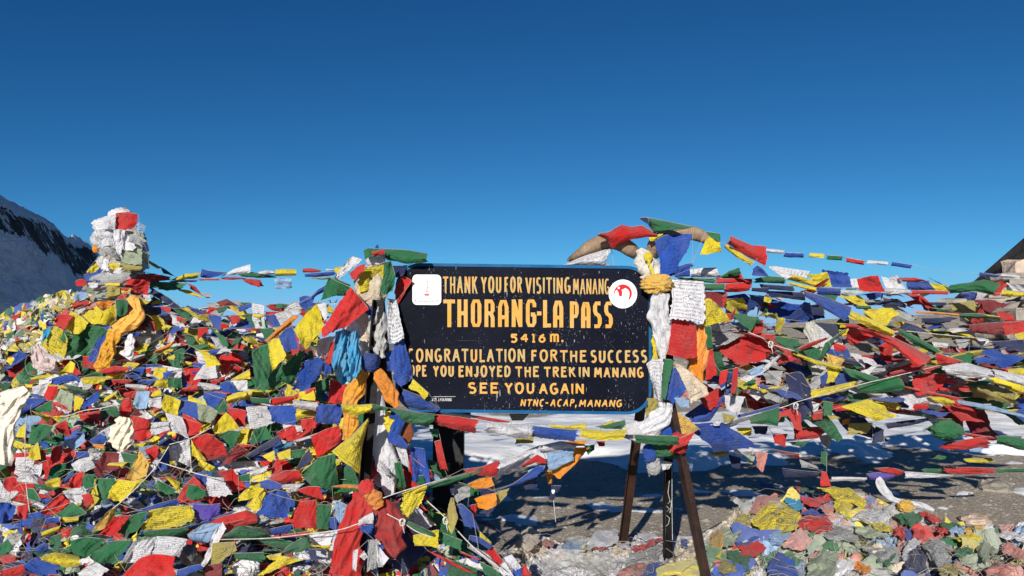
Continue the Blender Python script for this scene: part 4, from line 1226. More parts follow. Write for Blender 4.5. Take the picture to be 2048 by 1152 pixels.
# the wrapped top of the left cairn: stones under cloth, one lump tied over the other
pole = tag(empty('wrapped_cairn', P(240, 640, 6.1)), 'tall cairn at the left swathed in white, sage and red cloth', 'cairn')
for (x, y, rx, ry, c, sd, colr) in [
  (930, 215, 100, 70, 'W', 1, None), (820, 275, 105, 68, 'W', 2, None), (800, 375, 95, 78, 'W', 3, None), (960, 330, 110, 90, 'W', 4, (.56, .56, .54, 0)),
  (1040, 390, 80, 90, 'K', 5, (.42, .44, .36, 0)), (880, 470, 110, 70, 'K', 6, None), (1010, 500, 110, 75, 'S', 7, None), (840, 560, 95, 70, 'W', 8, None),
  (990, 590, 120, 60, 'U', 9, (.44, .45, .28, 0)), (900, 680, 190, 60, 'K', 10, None), (860, 760, 210, 60, 'S', 11, None), (900, 850, 220, 80, 'C', 12, (.5, .3, .2, 0)), (930, 960, 270, 90, 'K', 13, (.14, .12, .12, 0)),
  (950, 152, 26, 20, 'O', 14, (.55, .22, .1, 0)), (735, 450, 26, 34, 'O', 15, None), (805, 228, 34, 16, 'A', 16, None)]:
    o = bundle('A', x, y, rx, ry, 6.16, c, pole, 'cloth_wrap', 200 + sd, crump=.75, depth=min(rx, 110) / 3.84 * .62, ink=.3)
    if colr: o.color = colr

# large cloths drawn round the cairn over its lumps
def draped(top, bot, Y, code, seed, amp=1.7, colr=None, ink=.1):
    tp = [tpx('A', s) for s in top.split()]; bt = [tpx('A', s) for s in bot.split()]
    cxp = sum(p[0] for p in tp + bt) / len(tp + bt)
    v, f, uv, _ = cloth_px(tp, bt, lambda a, b: Y, seed, 30, amp)
    v = v.copy(); xc = P(240, 600, Y)[0]; v[:, 1] += np.clip(np.abs(v[:, 0] - xc), 0, .3) ** 2 * 2.2       # it wraps round the column
    o = link('cloth_wrap', mesh_np('cloth_wrap', v, f, uv), CLOTH, pole, dye(code, ink))
    if colr: o.color = colr
draped('760,285 830,215 900,180 960,170', '735,340 790,330 880,305 960,300', 5.78, 'W', 7101, 1.2)
draped('725,330 790,295 880,300', '728,400 790,450 880,425', 5.74, 'W', 7102, 1.4, None, .3)
draped('850,300 920,300 960,310', '880,420 905,480 930,520', 5.72, 'W', 7103, 1.0)
draped('930,310 1010,315 1095,380', '935,470 1020,470 1110,470', 5.79, 'K', 7104, 1.6, (.50, .51, .46, .2))
draped('930,455 1010,460 1110,450', '925,600 1010,610 1110,590', 5.77, 'S', 7105, 1.3, (.36, .43, .32, .3))
draped('770,450 850,440 930,470', '750,560 840,545 930,560', 5.80, 'K', 7106, 2.0, (.46, .44, .38, .3))
draped('790,530 860,540 930,545', '760,640 850,650 940,640', 5.78, 'W', 7107, 1.8)
draped('660,690 800,700 960,690', '600,760 780,790 960,780', 5.78, 'K', 7108, 2.0, (.40, .36, .38, .2))
draped('620,770 780,780 980,770', '590,850 780,860 1000,850', 5.76, 'S', 7109, 2.0, (.40, .46, .40, .2))
draped('600,840 760,850 980,845', '560,940 760,960 1000,960', 5.76, 'C', 7110, 2.2, (.55, .24, .14, .2))
draped('940,690 1040,680 1120,690', '960,780 1050,790 1110,800', 5.80, 'R', 7111, 1.8)
# cloths bunched round the head of the right-hand tripod
for (x, y, rx, ry, dd, cc, sd, lb) in [
  (1385, 205, 120, 62, 4.34, 'W', 301, 'white cloth bunched under the lower right corner of the board'),
  (1525, 300, 95, 62, 4.33, 'G', 302, 'green cloth bunched round the head of the tripod'),
  (1440, 345, 44, 62, 4.33, 'B', 303, 'small blue cloth tied to the top of the left tripod leg'),
  (1625, 285, 60, 62, 4.30, 'R', 304, 'red cloth tied to the top of the right tripod leg'),
  (1465, 430, 44, 56, 4.36, 'K', 305, 'grey scrap dangling just under the tripod head'),
  (1540, 215, 80, 50, 4.38, 'B', 307, 'blue knot between the white and golden cloths on the tripod head')]:
    lone(bundle('I', x, y, rx, ry, dd, cc, None, 'wrapped_bundle', sd, depth=8, crump=1.7), lb, 'cloth bundle')

# ------------------------------------------------------------------ strings of prayer flags, flag by flag
# line:  '@ depth | label'  opens a string; then '<tile> <colour>[p] top-edge points / bottom-edge points'
STRINGS = r'''
@ 4.50 | white and grey flag stretched under the left horn behind the top of the board
Q W 40,705 300,590 500,530 660,485 / 40,715 300,705 560,725 610,540
Q P 510,720 570,680 690,720 / 520,735 690,735
@ 4.34 | string over the horns: red flag on the left one, big blue flag on the right
Q R 495,300 610,290 785,185 930,220 1050,195 1240,310 / 495,320 600,370 690,500 760,460 900,390 1235,325
Q D 1015,105 1060,92 1120,95 / 1040,125 1150,200
Q G 1120,95 1400,150 1700,215 / 1155,200 1220,285 1400,280
Q Y 1130,345 1240,320 1330,290 / 1160,400 1220,390 1290,340
Q B 1215,400 1320,320 1500,305 1700,305 / 1300,820 1380,830 1500,790 1600,600
Q B 1340,800 1600,690 1690,680 / 1420,850 1600,790 1710,710
Q B 1450,840 1660,760 / 1480,860 1670,850
Q G 1860,275 2048,300 / 1920,330 2060,400
Q Y 1900,330 2048,410 / 1780,570 2060,540
D Y 1470,300 1600,380 1725,465 / 1450,330 1570,430 1680,490
D R 1510,228 1690,310 1825,320 / 1488,300 1700,430 1828,500
@ 4.30 | string right of the board: printed white and yellow flags above a red one
D Wp 1000,612 1275,634 / 972,950 1200,1000 1285,995
D Yp 1275,785 1330,785 1400,840 / 1275,1025 1400,1005 1515,990
D R 1000,955 1100,975 1210,1010 / 945,1270 1100,1330 1210,1300
@ 4.27 | string hanging below the white and red flags, with green roll, blue and cream flags
L Wp 110,570 150,535 225,535 / 180,800 210,815
L G 232,535 300,540 / 205,815 240,800
L B 285,595 312,595 / 248,800 290,835 385,745
L C 300,565 360,580 525,730 / 400,790 410,840 525,780
L L 300,800 400,795 / 340,860 400,865
L P 340,780 390,745 / 370,810 400,800
@ 4.33 | string of orange, green and sheer red flags tucked behind the cream flag
L O 445,310 500,310 / 380,600 490,690
L G 505,315 548,315 / 522,470 560,450
L R 520,480 560,470 / 510,680 588,640
L R 610,620 665,605 / 600,720 650,690
L R 700,600 735,590 / 680,770 720,760
@ 4.55,4.70 | tight green, red and navy string running right from the golden knot
D W 1150,525 1260,515 1390,512 / 1160,595 1300,600 1425,600
D G 1030,597 1380,610 / 1050,612 1370,650
D R 1385,606 1700,612 / 1370,650 1700,650
E G -40,400 60,380 185,390 / -40,430 80,430 185,437
E N 0,440 250,455 / 0,475 250,492
E N 30,490 320,500 / 80,535 340,560
E Y 30,530 90,545 / 30,570 80,580
@ 4.50,4.66 | second tight string just below, green then red rolls
D G 1275,655 1465,655 / 1275,712 1465,710
D R 1465,655 1590,645 1700,638 / 1465,730 1580,728 1690,712
D D 1700,690 1850,690 / 1700,720 1850,735
D M 1280,720 1480,730 / 1280,850 1440,870
D R 1380,800 1490,740 / 1400,850 1450,870
@ 4.80,5.40 | high string with white, yellow, blue and red flags blown up against the sky
D G 1420,590 1500,540 1592,512 / 1430,602 1560,580 1600,560
D R 1440,605 1560,530 1590,528 1640,640 / 1370,650 1500,650 1640,645
D B 1700,580 1710,520 1745,490 / 1860,590 1830,560 1800,520
E Wp 190,405 60,310 100,305 / 240,395 340,385 365,345
E Y 200,402 415,460 / 250,368 400,410
E Yp 430,460 535,458 / 345,370 500,353
E B 540,462 685,465 / 450,335 550,340 650,355
E W 685,465 735,465 / 670,400 720,400
E R 740,495 928,498 / 690,405 790,385 880,378
E W 935,470 1080,475 / 905,385 950,395 1020,375
E R 1060,420 1250,418 / 1020,395 1150,388
E B 1100,485 1300,482 / 1085,420 1250,414
E Y 1300,485 1395,492 / 1262,430 1390,450
E G 1410,508 1600,495 1740,520 / 1395,445 1540,430 1650,400 1780,440
E G 1400,470 1420,480 / 1250,395 1330,420
E R 1730,525 1800,500 / 1740,430 1810,415
E W 1880,490 1975,492 / 1830,430 1965,440
@ 4.78,5.30 | rolled flags on the cord just under the high string: yellow, blue, white, long red
E Y 200,420 420,465 / 230,450 420,497
E B 425,462 600,472 / 430,515 600,528
E W 600,482 770,490 / 600,522 760,505
E G 640,470 720,470 / 640,482 720,480
E W 930,472 1120,482 / 935,518 1100,512
E R 1130,485 1410,492 / 1135,512 1400,518
E R 1735,505 1790,508 / 1730,525 1780,525
E Y 1800,482 1975,502 / 1790,530 1970,534
@ 4.9,8.6 | thin high cord with short rolled flags running to the top of the stone cairn
D R 1790,320 1825,322 / 1790,470 1828,480
E W 45,176 185,190 / 48,207 182,214
E B 185,205 328,210 / 175,240 325,243
E Y 370,208 478,216 / 366,238 475,246
E G 500,224 615,233 / 498,258 612,263
E R 642,242 775,266 / 638,274 772,300
E W 800,262 955,276 / 795,286 945,300
E B 980,273 1132,296 / 978,303 1124,323
E B 1632,350 1785,372 / 1626,375 1768,391
E W 1795,362 1932,378 / 1785,388 1926,400
E R 1935,388 2060,402 / 1935,392 2060,410
@ 5.35,6.0 | dim string of sheer maroon and navy rags against the sky
E M 610,525 720,535 / 650,575 715,587
E K 725,545 900,560 / 760,610 870,582
E M 905,535 1070,580 / 930,575 1090,620
E N 1080,568 1390,576 / 1110,590 1380,597
E U 1400,580 1640,585 / 1450,650 1580,640
@ 4.75,5.1 | blue and navy flags bellied out between two cords
E G 0,540 50,560 / 0,640 60,640
E B 80,550 230,585 300,590 / 60,650 200,720 350,720
E N 300,590 480,600 / 350,720 480,690
D Bp 1450,770 1640,740 1700,800 / 1450,860 1600,920 1725,880
D G 1670,750 1850,770 / 1800,920 1835,965
D L 1490,930 1675,960 / 1500,1000 1670,1075
D Kp 1340,1020 1500,1010 1645,1045 / 1370,1150 1450,1150 1600,1090
E L 40,740 150,720 / 60,800 130,790
@ 4.72,5.0 | blue and white strip slanting down to a knot, then a long yellow and red roll
E B 330,490 500,540 680,612 / 350,535 520,640 645,712
E W 310,492 480,600 640,700 / 330,515 480,625 640,716
E Y 655,630 830,700 1000,790 / 655,675 820,760 985,832
E R 980,830 1130,900 1282,990 / 720,770 1000,900 1180,1045
E R 1310,950 1400,980 1510,1012 / 1310,1030 1400,1040 1480,1022
E W 1355,1050 1520,1022 1740,1080 / 1365,1095 1500,1140 1740,1122
E W 1730,1070 1970,1120 / 1750,1110 1965,1175
@ 4.85,5.1 | yellow and green flags flapping over the long red roll
E Y 830,625 980,615 1042,660 / 770,650 880,720 945,755 985,690
E Y 760,640 890,625 / 800,700 860,690
E G 1040,770 1200,850 1350,942 / 1020,800 1150,890 1300,962
E G 440,985 480,880 650,768 / 470,980 560,850 620,790
E Y 590,790 660,770 / 600,820 640,820
@ 4.66,4.95 | red and green rolls on the cord that climbs right from the tripod
J W 10,665 120,640 235,605 / 10,705 120,680 238,645
J B 238,570 370,535 500,500 / 250,592 380,585 522,545
J Y 630,430 800,395 980,355 / 662,475 820,440 992,388
J G 980,382 1110,350 1250,320 1290,365 / 1000,425 1130,428 1285,412
J R 1200,300 1350,268 1520,255 / 1205,325 1320,300 1480,285
J W 1530,262 1690,238 1845,290 / 1555,308 1700,332 1860,330
J W 1850,278 2060,338 / 1870,330 2060,388
@ 4.6,4.9 | white cord knotted above the blue flag, with yellow and green flags slanting right
L W 1016,500 900,590 740,670 / 1016,520 930,610 790,700
L Bp 370,915 540,800 725,680 / 430,970 560,955 700,745
J R 590,160 700,110 800,78 / 590,172 700,135 800,88
J Y 590,170 740,225 900,265 / 600,192 740,250 900,287
J Y 810,240 890,272 / 800,370 850,360
J G 900,268 1030,300 1130,335 / 940,320 1050,365 1130,372
@ 4.63,4.85 | large red flags bellied out left of the knotted cord
L R 590,470 700,410 800,358 985,372 / 740,590 860,560 975,480
L R 810,260 905,270 / 815,370 895,360
L Kp 545,320 660,310 730,350 / 590,450 660,440 760,370
L O 520,330 560,330 / 530,400 560,390
J R 480,190 600,165 / 500,250 620,215
J G 470,70 620,90 / 490,160 640,130
@ 4.7,4.8 | dark blue and striped white flags in the tangle right of the board
J D 540,310 640,292 700,400 / 560,540 640,620 710,530
J Kp 395,292 525,290 / 420,362 500,388
J Kp 370,380 560,392 / 420,470 520,492
J L 300,290 400,250 / 330,330 400,310
J P 290,350 385,335 / 300,430 370,400
J W 700,480 760,500 / 690,580 740,540
J R 690,560 775,530 / 720,600 775,600
J G 780,480 845,490 / 780,570 830,575
@ 4.4,4.6 | string right of the tripod head with yellow-printed flag, red tails and a small blue flag
L Ap 268,920 335,900 400,950 480,1015 / 270,1050 350,1060 470,1018
L R 330,1055 440,1020 / 265,1152 350,1130
L U 620,900 720,925 / 640,970 690,960
L D 655,620 735,640 / 650,700 710,700
L W 640,780 780,790 / 650,880 740,900
L G 810,925 1010,860 / 820,970 1010,990
L W 560,960 620,950 / 570,990 610,985
@ 4.15,4.19 | long taut string below the board: green, red, white, blue, yellow and green rolls
H Y 735,190 830,195 910,190 / 740,235 820,255 890,238
H G 905,190 1000,212 / 905,225 985,228
H G 1000,212 1130,232 1260,247 / 1100,290 1165,310 1230,325
H R 1265,248 1400,262 1500,278 / 1260,310 1400,340 1478,350
I W 375,142 520,158 660,172 / 370,215 520,240 655,256
I B 680,170 820,185 965,196 / 665,240 820,260 950,272
I Y 985,183 1140,205 1290,190 / 987,240 1120,262 1262,265
I D 1265,225 1332,228 / 1265,250 1330,255
I G 1335,226 1480,234 1620,236 / 1340,275 1480,292 1620,300
I R 1620,255 1735,206 / 1565,345 1690,285
@ 4.5 | ragged string just behind the taut front one, with olive and orange scraps
I W 65,60 200,85 330,110 / 70,92 200,108 300,122
I R 300,104 420,120 530,142 / 310,125 420,142 520,150
I U 560,236 670,225 / 560,288 680,280
I Y 780,160 900,170 1020,150 / 800,186 900,195 1020,182
I O 840,272 1030,265 / 850,296 1010,302
I G 1010,300 1078,292 / 1035,360 1078,325
I R 1090,270 1145,268 / 1105,305 1142,302
I Y 1110,170 1200,130 / 1120,185 1200,150
I G 1080,175 1280,130 / 1150,190 1270,190
I G 1450,310 1560,300 / 1480,360 1600,390
I G 1560,310 1640,350 / 1580,380 1700,420
I W 1510,395 1590,410 / 1515,465 1560,450
I K 1420,410 1500,380 / 1430,500 1490,480
I B 1420,330 1460,330 / 1400,400 1460,390
@ 4.22,4.5 | string swooping from the post past a yellow flag to a fringed pale blue one
H Yp 1075,690 1140,665 1210,640 / 1070,800 1110,830 1190,730
H Y 1120,670 1210,640 / 1130,695 1212,665
H G 1212,645 1330,610 1454,575 / 1215,668 1330,640 1454,602
I G 0,548 120,510 340,445 / 5,580 120,555 330,480
I R 215,452 330,440 450,395 / 250,480 350,500 445,502
I W 450,400 580,355 720,295 / 430,515 540,450 650,400
I R 600,425 700,355 762,392 / 600,442 690,410 760,415
I W 720,300 850,270 960,300 / 730,350 850,330 950,330
I L 762,350 850,330 935,310 / 780,468 860,430 945,395
I O 935,312 1050,310 / 760,470 850,520 985,372
@ 4.35,4.55 | string of orange flags and twisted blue cloth low behind the yellow flag
I O 245,550 320,515 400,500 / 290,582 360,578 420,560
I O 290,645 360,620 430,608 / 320,705 380,718 440,690
I U 430,605 520,578 / 440,690 500,620
I B 410,600 560,540 700,430 750,432 / 420,612 560,560 710,500
I L 640,460 760,420 / 650,490 740,470
I R 265,690 305,680 / 275,765 300,760
I D 600,520 700,500 / 620,590 700,570
@ 4.6,4.7 | short cord with a navy flag bearing a white skull print, dangling below the orange flag
I O 755,470 800,480 / 775,550 800,545
I D 795,560 860,560 / 780,655 805,655
@ 4.30,4.45 | cord dropping from the board's lower left corner with red cones and pale flags
H G 1225,330 1275,330 / 1245,370 1275,375
H R 1255,400 1290,390 / 1280,545 1330,565
H D 1330,600 1350,590 / 1350,700 1375,680
H K 1340,632 1454,655 / 1380,740 1454,705
H Bp 1380,760 1440,770 / 1420,870 1460,890
H Y 1345,725 1362,722 / 1322,840 1350,915 1382,840
@ 4.28,4.40 | cord from the blue knot with narrow red tails and a white printed flag
H Wp 1040,430 1095,425 / 1070,520 1120,560
H R 1110,440 1180,500 1240,572 / 1102,452 1165,520 1235,588
H R 1095,470 1120,480 / 1110,570 1140,590
H G 1140,590 1190,590 / 1150,640 1205,635
H L 1240,572 1285,600 / 1250,640 1300,650
H G 1030,520 1070,510 / 1050,660 1095,650
H B 1120,430 1200,440 / 1130,620 1235,640
@ 4.15,4.35 | rope and flags running down to the bottom edge right of the red cloth
H G 1085,835 1165,870 1250,910 / 1095,862 1165,905 1240,930
H Y 1135,925 1215,905 1280,892 / 1142,980 1200,985 1275,992
H G 1285,905 1410,952 / 1280,965 1400,1007
I R 190,985 330,1045 / 200,1000 320,1048
I B 175,685 200,670 280,745 / 220,820 280,840 322,850
I U 135,640 155,640 / 105,760 140,890 182,770
I Y 320,855 400,930 / 330,925 395,962
I B 260,885 330,900 410,955 / 270,925 330,945 385,982
I W 245,965 350,1030 440,1110 / 270,950 370,1000 450,1085
I R 410,960 480,1060 / 360,998 430,1098
I W 485,1030 535,1010 600,1095 / 500,1070 560,1120
I Wp 430,1092 490,1060 / 480,1152 550,1152
I B 540,1080 600,1100 / 540,1152 600,1152
I R 600,1072 625,1078 / 600,1152 668,1152
I G 325,1055 430,1110 / 360,1152 470,1152
@ 4.27 | big flags round the head of the left post: green pennant and printed yellow wrap
B G 945,80 990,62 1100,70 / 965,150 1000,130 1060,130
B B 1035,70 1068,66 / 1045,42 1062,35
B R 1010,96 1110,70 / 1020,122 1108,112
B Yp 925,225 1020,205 1118,185 / 910,400 1010,370 1100,325
B G 1110,170 1160,160 1195,280 / 1080,395 1110,430 1175,390
@ 4.37 | long green pennant, blue, red and white flags along the left edge of the board
B G 1105,68 1270,75 1438,105 / 1120,155 1270,185 1435,165
B N 1160,198 1290,195 / 1195,290 1250,270
B R 1240,268 1325,312 / 1178,405 1215,490
B Wp 1130,450 1205,462 / 1130,800 1258,762
B B 1185,800 1260,765 / 1180,1080 1240,1120 1338,1060
B B 1120,870 1190,830 / 1130,1000 1190,1010
H Yp 1135,50 1222,128 / 1112,100 1160,120 1202,168
H B 1080,108 1190,150 1290,215 / 1060,180 1150,220 1260,246
@ 4.26,4.20 | string left of the left post: torn red flag, pale yellow, faded blue and green
B Wp 940,150 870,125 830,150 / 770,300 740,300 718,295
B R 960,180 900,200 840,260 / 950,240 900,300 860,300
B G 850,345 770,310 685,285 / 830,430 740,430 610,468
B R 990,530 920,440 850,362 / 800,670 650,745 615,690
B W 675,570 660,478 590,490 / 680,580 650,620 640,600
B Y 605,475 510,560 412,690 / 640,700 560,760 500,843
B B 400,665 350,680 297,742 / 450,830 400,850 350,870
B Y 300,750 250,760 215,785 / 350,880 300,950 240,1010
B G 215,800 150,820 90,868 / 250,1000 180,1100 115,1150
@ 4.42,4.36 | orange, green and deep blue flags sagging behind the pale yellow one left of the post
B O 460,577 400,580 190,775 / 400,645 300,720 230,790
B B 570,440 500,425 455,440 / 560,490 500,550 460,500
B Wp 455,480 400,475 340,530 / 470,560 400,570 350,560
B B 670,340 600,380 540,440 / 640,400 600,420 560,450
B G 500,850 430,870 310,1000 / 450,1000 400,1110 310,1085
B G 330,950 230,1030 120,1150 / 380,980 330,1090 240,1152
B Bp 640,930 590,895 500,930 / 610,1060 520,1130 400,1152
B W 735,740 670,745 600,770 / 660,880 620,900 570,890
B R 735,770 700,790 660,900 / 710,930 680,960 650,950
B B 650,940 700,950 / 650,1040 700,1030
B G 560,840 520,860 / 570,900 530,900
@ L-0.10 | high string from the cairn to the left post, rolled flags against the sky
A B 640,650 700,635 770,590 / 650,700 700,705 735,712
A B 760,590 800,620 845,650 / 735,710 770,712 805,710
A W 810,690 850,640 900,612 980,640 / 820,712 880,705 940,700
A W 980,640 1050,620 1120,630 / 960,680 1050,660 1110,650
A R 930,712 1050,650 1180,640 1310,670 / 940,752 1050,740 1180,700 1300,690
A Y 1075,685 1200,660 / 1090,710 1180,700
A G 1130,692 1200,680 / 1150,745 1300,770
A G 1200,705 1330,710 1440,720 / 1220,760 1290,775 1370,765
A Y 1310,692 1420,645 1545,635 / 1350,697 1440,685 1500,680
A B 1540,665 1550,605 1600,620 1740,632 / 1545,672 1600,675 1680,662
A W 1700,665 1800,605 1920,570 / 1740,655 1830,650 1920,640
A G 1840,635 1920,628 2000,640 / 1850,662 1920,662 1995,660
B W 140,245 200,232 262,240 / 145,268 200,270 262,265
B Yp 270,230 350,222 432,228 / 272,275 350,278 432,270
B G 0,258 130,262 270,275 / 0,280 130,290 270,290
B R 480,220 540,215 625,232 / 482,248 560,250 620,243
B B 490,262 600,250 732,240 / 500,282 600,285 728,272
B W 660,222 722,224 / 660,237 722,236
B Y 722,215 800,200 / 735,258 788,240
@ L-0.07 | lower edge of the high line: red and teal flags hanging from it against the sky
A B 1300,702 1420,690 1520,690 / 1310,714 1420,705 1500,706
A R 1525,684 1600,682 1690,682 / 1530,696 1600,694 1680,694
A R 1700,675 1780,668 1865,672 / 1705,688 1780,690 1860,684
A R 1860,690 1930,690 2000,704 / 1900,715 1950,735 1998,748
B R 0,290 80,298 155,305 / 90,335 140,352 187,362
B L 258,302 330,292 395,295 / 282,375 330,375 398,372
B U 540,290 640,290 690,280 / 560,300 640,305 680,300
@ L0.0 | thin ragged line sloping down from the cairn past a hanging dark flag
A Y 1100,520 1180,560 1235,595 / 1115,540 1180,585 1218,606
A G 1230,588 1270,610 1330,655 / 1250,640 1290,650 1325,660
A R 1440,715 1500,740 1540,790 1620,822 / 1470,760 1540,800 1600,832
A K 1540,790 1610,795 / 1560,815 1625,825
A Y 1360,760 1450,770 1560,822 / 1380,775 1450,800 1540,828
A M 1660,862 1740,835 1835,890 / 1700,900 1760,910 1810,905
A K 1590,870 1660,868 1690,880 / 1615,950 1650,965 1715,960
A O 1790,848 1850,870 1920,895 / 1800,862 1850,885 1900,898
A G 1850,870 1930,880 2000,915 / 1880,890 1930,905 1990,925
A W 1640,870 1740,900 1830,950 / 1650,880 1720,910 1800,945
A W 1805,920 1900,950 1990,980 / 1830,945 1900,975 1960,990
B W 0,545 60,550 130,590 / 0,585 60,590 110,610
B G 0,480 80,480 190,548 / 0,505 80,515 180,552
B R 190,550 260,550 335,555 / 205,640 240,665 280,685
B B 340,575 380,580 / 330,600 380,600
@ L-0.02 | long navy strip slanting down right of the cairn
A D 1150,740 1300,830 1450,950 1600,1055 / 1150,790 1290,880 1420,990 1560,1080
A B 1020,715 1060,715 1080,790 / 1015,750 1050,790 1110,800
A W 1100,810 1150,790 / 1110,860 1170,850
A Y 1170,860 1230,840 1250,875 / 1160,880 1250,880
A B 1130,890 1230,870 1310,910 / 1150,910 1230,930 1310,935
A K 1240,940 1320,935 1390,960 / 1250,980 1320,990 1380,1010
A W 1180,960 1270,1000 / 1200,1030 1290,1040
A R 1270,1000 1340,1000 1425,1050 / 1310,1040 1370,1085 1415,1075
A R 1630,1030 1700,1020 1760,1035 / 1635,1090 1690,1085 1740,1070
@ 5.72 | flags pinned on the cairn: red at the peak, white and sage below
A W 845,200 890,190 / 750,290 885,302
A Wp 740,312 800,300 872,305 / 722,380 770,440 870,425
A W 800,520 835,540 / 775,600 825,620
A K 1000,340 1060,350 1110,420 / 980,400 1060,420 1100,440
A R 890,178 980,168 1062,186 / 882,298 960,305 1032,303
A L 1045,240 1080,255 1122,282 / 1050,310 1075,335 1092,342
A W 880,305 910,300 945,310 / 880,430 895,460 920,515
A W 950,320 1000,360 1048,440 / 950,462 985,468 1020,462
A S 928,465 1010,455 1092,450 / 932,560 1010,568 1085,572
A U 932,560 1010,570 1090,575 / 950,612 1010,618 1085,615
A Y 830,565 880,558 922,570 / 835,600 880,618 915,605
A Y 740,560 700,590 660,632 / 765,600 740,630 700,642
A K 800,450 850,440 890,470 / 800,490 850,510 920,540
A L 1100,545 1145,605 / 1090,612 1142,612
A B 1100,400 1135,480 / 1100,470 1130,478
@ 5.70 | line round the waist of the cairn with white roll, olive and maroon flags
A W 665,714 710,708 752,716 / 670,748 710,752 750,745
A Y 805,716 920,712 / 808,738 918,735
A U 830,740 925,720 / 810,830 920,800
A R 930,750 1020,755 / 935,780 1000,780
A R 580,700 620,680 665,700 / 580,730 620,740 660,740
A R 930,800 985,790 / 890,840 960,835
A Y 930,770 1010,755 / 935,795 1000,785
A Y 960,830 1060,830 1150,860 / 980,850 1060,880 1120,880
A L 570,800 620,780 690,790 / 560,840 600,850 650,840
A R 555,870 620,850 690,850 / 560,925 600,900 670,880
A W 580,920 660,880 / 600,960 650,930
@ 5.66 | fan of printed yellow and green flags hanging from the waist of the cairn
A O 740,860 800,850 860,850 / 750,920 860,925
A P 690,880 740,860 / 690,930 745,920
A R 450,958 500,952 560,965 / 412,1000 430,1040 490,1072
A Yp 545,930 620,965 680,1020 / 498,1055 540,1095 610,1105
A Yp 740,890 690,920 635,965 / 795,940 740,1030 700,1032
A Yp 890,870 840,900 795,930 / 892,1000 820,1040 740,1022
A Yp 895,980 880,1030 / 830,1050 840,1055
A G 890,842 945,838 1000,840 / 900,965 930,975 962,960
@ L-0.20 | lower fan of large printed yellow flags round one big green flag
F Yp 420,200 480,225 520,300 / 308,345 370,420 470,490 520,360
F G 490,230 600,262 / 462,300 510,350 565,340
F G 600,262 680,195 740,192 835,232 / 522,370 560,470 615,518 690,480 775,370
F B 785,222 840,228 / 665,480 700,520 760,440
F Y 540,465 580,490 / 470,550 560,558
F T 330,230 400,200 / 320,340 370,280
@ L-0.18 | slanting line below the fan with white roll, blue, yellow and green flags
F W 300,592 400,585 / 298,660 395,640
F Y 230,602 300,580 375,572 / 240,618 310,612 370,605
F B 380,608 500,572 560,578 612,612 / 382,650 450,655 500,640
F G 480,650 570,660 660,700 / 540,680 600,700 660,715
F Yp 622,598 720,588 825,590 / 642,650 720,645 795,632
F R 870,612 940,608 1012,614 / 878,636 940,640 1005,640
F W 962,645 1050,648 1130,658 / 965,672 1040,680 1105,685
F B 1062,622 1120,608 1205,612 / 1058,640 1120,645 1175,640
F Y 1210,612 1290,608 / 1165,668 1285,675
F G 1290,596 1390,600 / 1288,670 1395,678
F R 1400,680 1460,660 1520,648 / 1392,702 1450,705 1510,700
F Wp 1520,632 1600,640 1692,662 / 1512,688 1600,695 1688,702
F B 1690,645 1760,612 1832,700 / 1700,708 1760,715 1822,715
F Wp 1760,618 1900,616 / 1820,700 1895,690
@ L-0.12 | line above it with a big red flag, white flags and a yellow pennant
F R 750,548 870,505 1005,520 / 820,568 890,575 950,562
F Y 1190,520 1290,518 / 1168,592 1250,604
F B 1250,560 1335,540 / 1260,600 1300,590
F Wp 1295,562 1400,535 / 1285,602 1392,592
F R 1120,530 1162,520 / 1120,560 1165,560
F W 1560,500 1690,460 / 1480,612 1665,600
F R 1690,432 1780,395 1872,440 / 1690,570 1740,592 1850,525
F R 1612,622 1680,600 1740,580 / 1630,640 1680,635 1720,615
F Y 1770,612 1920,530 / 1800,616 1922,605
F G 1640,300 1830,300 / 1700,420 1860,400
@ L-0.05 | grey and white line running from the orange scarf towards the post
F W 860,480 1000,440 1130,410 / 865,502 1000,480 1130,430
F O 1135,410 1250,365 1340,310 / 1140,428 1250,395 1300,372
F Y 1340,352 1390,338 / 1350,370 1380,362
F R 1390,340 1450,310 1530,290 / 1400,358 1460,345 1520,315
F L 1535,300 1560,240 1620,215 / 1560,312 1640,290
F B 1620,290 1740,230 1860,130 / 1640,300 1760,262 1850,180
F O 1755,235 1860,165 1950,140 / 1760,250 1860,215 1930,190
F G 1860,190 1990,100 / 1880,210 1995,160
F W 1020,275 1160,280 / 1090,370 1150,350
F M 1030,290 1090,370 / 1020,385 1060,390
F W 1310,230 1365,225 / 1280,340 1330,330
F Y 1420,210 1530,240 / 1415,300 1510,290
F G 1330,400 1420,360 / 1370,500 1410,480
@ L-0.22 | line of small flags in the middle of the mound: red, pale green, blue, printed white
F R 370,662 445,662 / 332,745 365,772 415,770
F S 462,682 508,700 / 428,760 470,800 500,812
F S 508,702 562,722 / 500,822 545,862
F Y 565,725 645,762 / 570,860 605,852
F Wp 250,662 370,640 / 240,712 350,742
F B 770,725 740,708 690,745 / 740,778 660,835 598,825
F Y 905,692 840,730 740,792 / 880,740 820,785 770,792
F R 942,762 1000,748 1020,800 / 912,835 930,892 1005,865
F L 1050,702 1150,700 / 1025,805 1070,835 1130,830
F Y 1145,722 1232,680 / 1150,745 1240,732
F Wp 1140,762 1240,742 / 1138,815 1235,832
F Yp 1262,725 1320,740 1388,772 / 1235,825 1290,872 1360,905
F B 1388,768 1450,775 1512,792 / 1378,852 1450,892 1532,922
F S 1512,792 1600,810 1672,852 / 1530,925 1590,945 1642,942
F B 1562,702 1650,708 1742,720 / 1568,750 1600,810 1635,852
F G 1722,760 1752,830 / 1632,850 1722,858
F Y 1742,742 1820,710 1892,702 / 1732,792 1810,770 1882,752
F R 1770,832 1830,835 1892,852 / 1730,870 1760,945 1880,982
F Wp 1890,822 2000,812 / 1915,985 2000,965
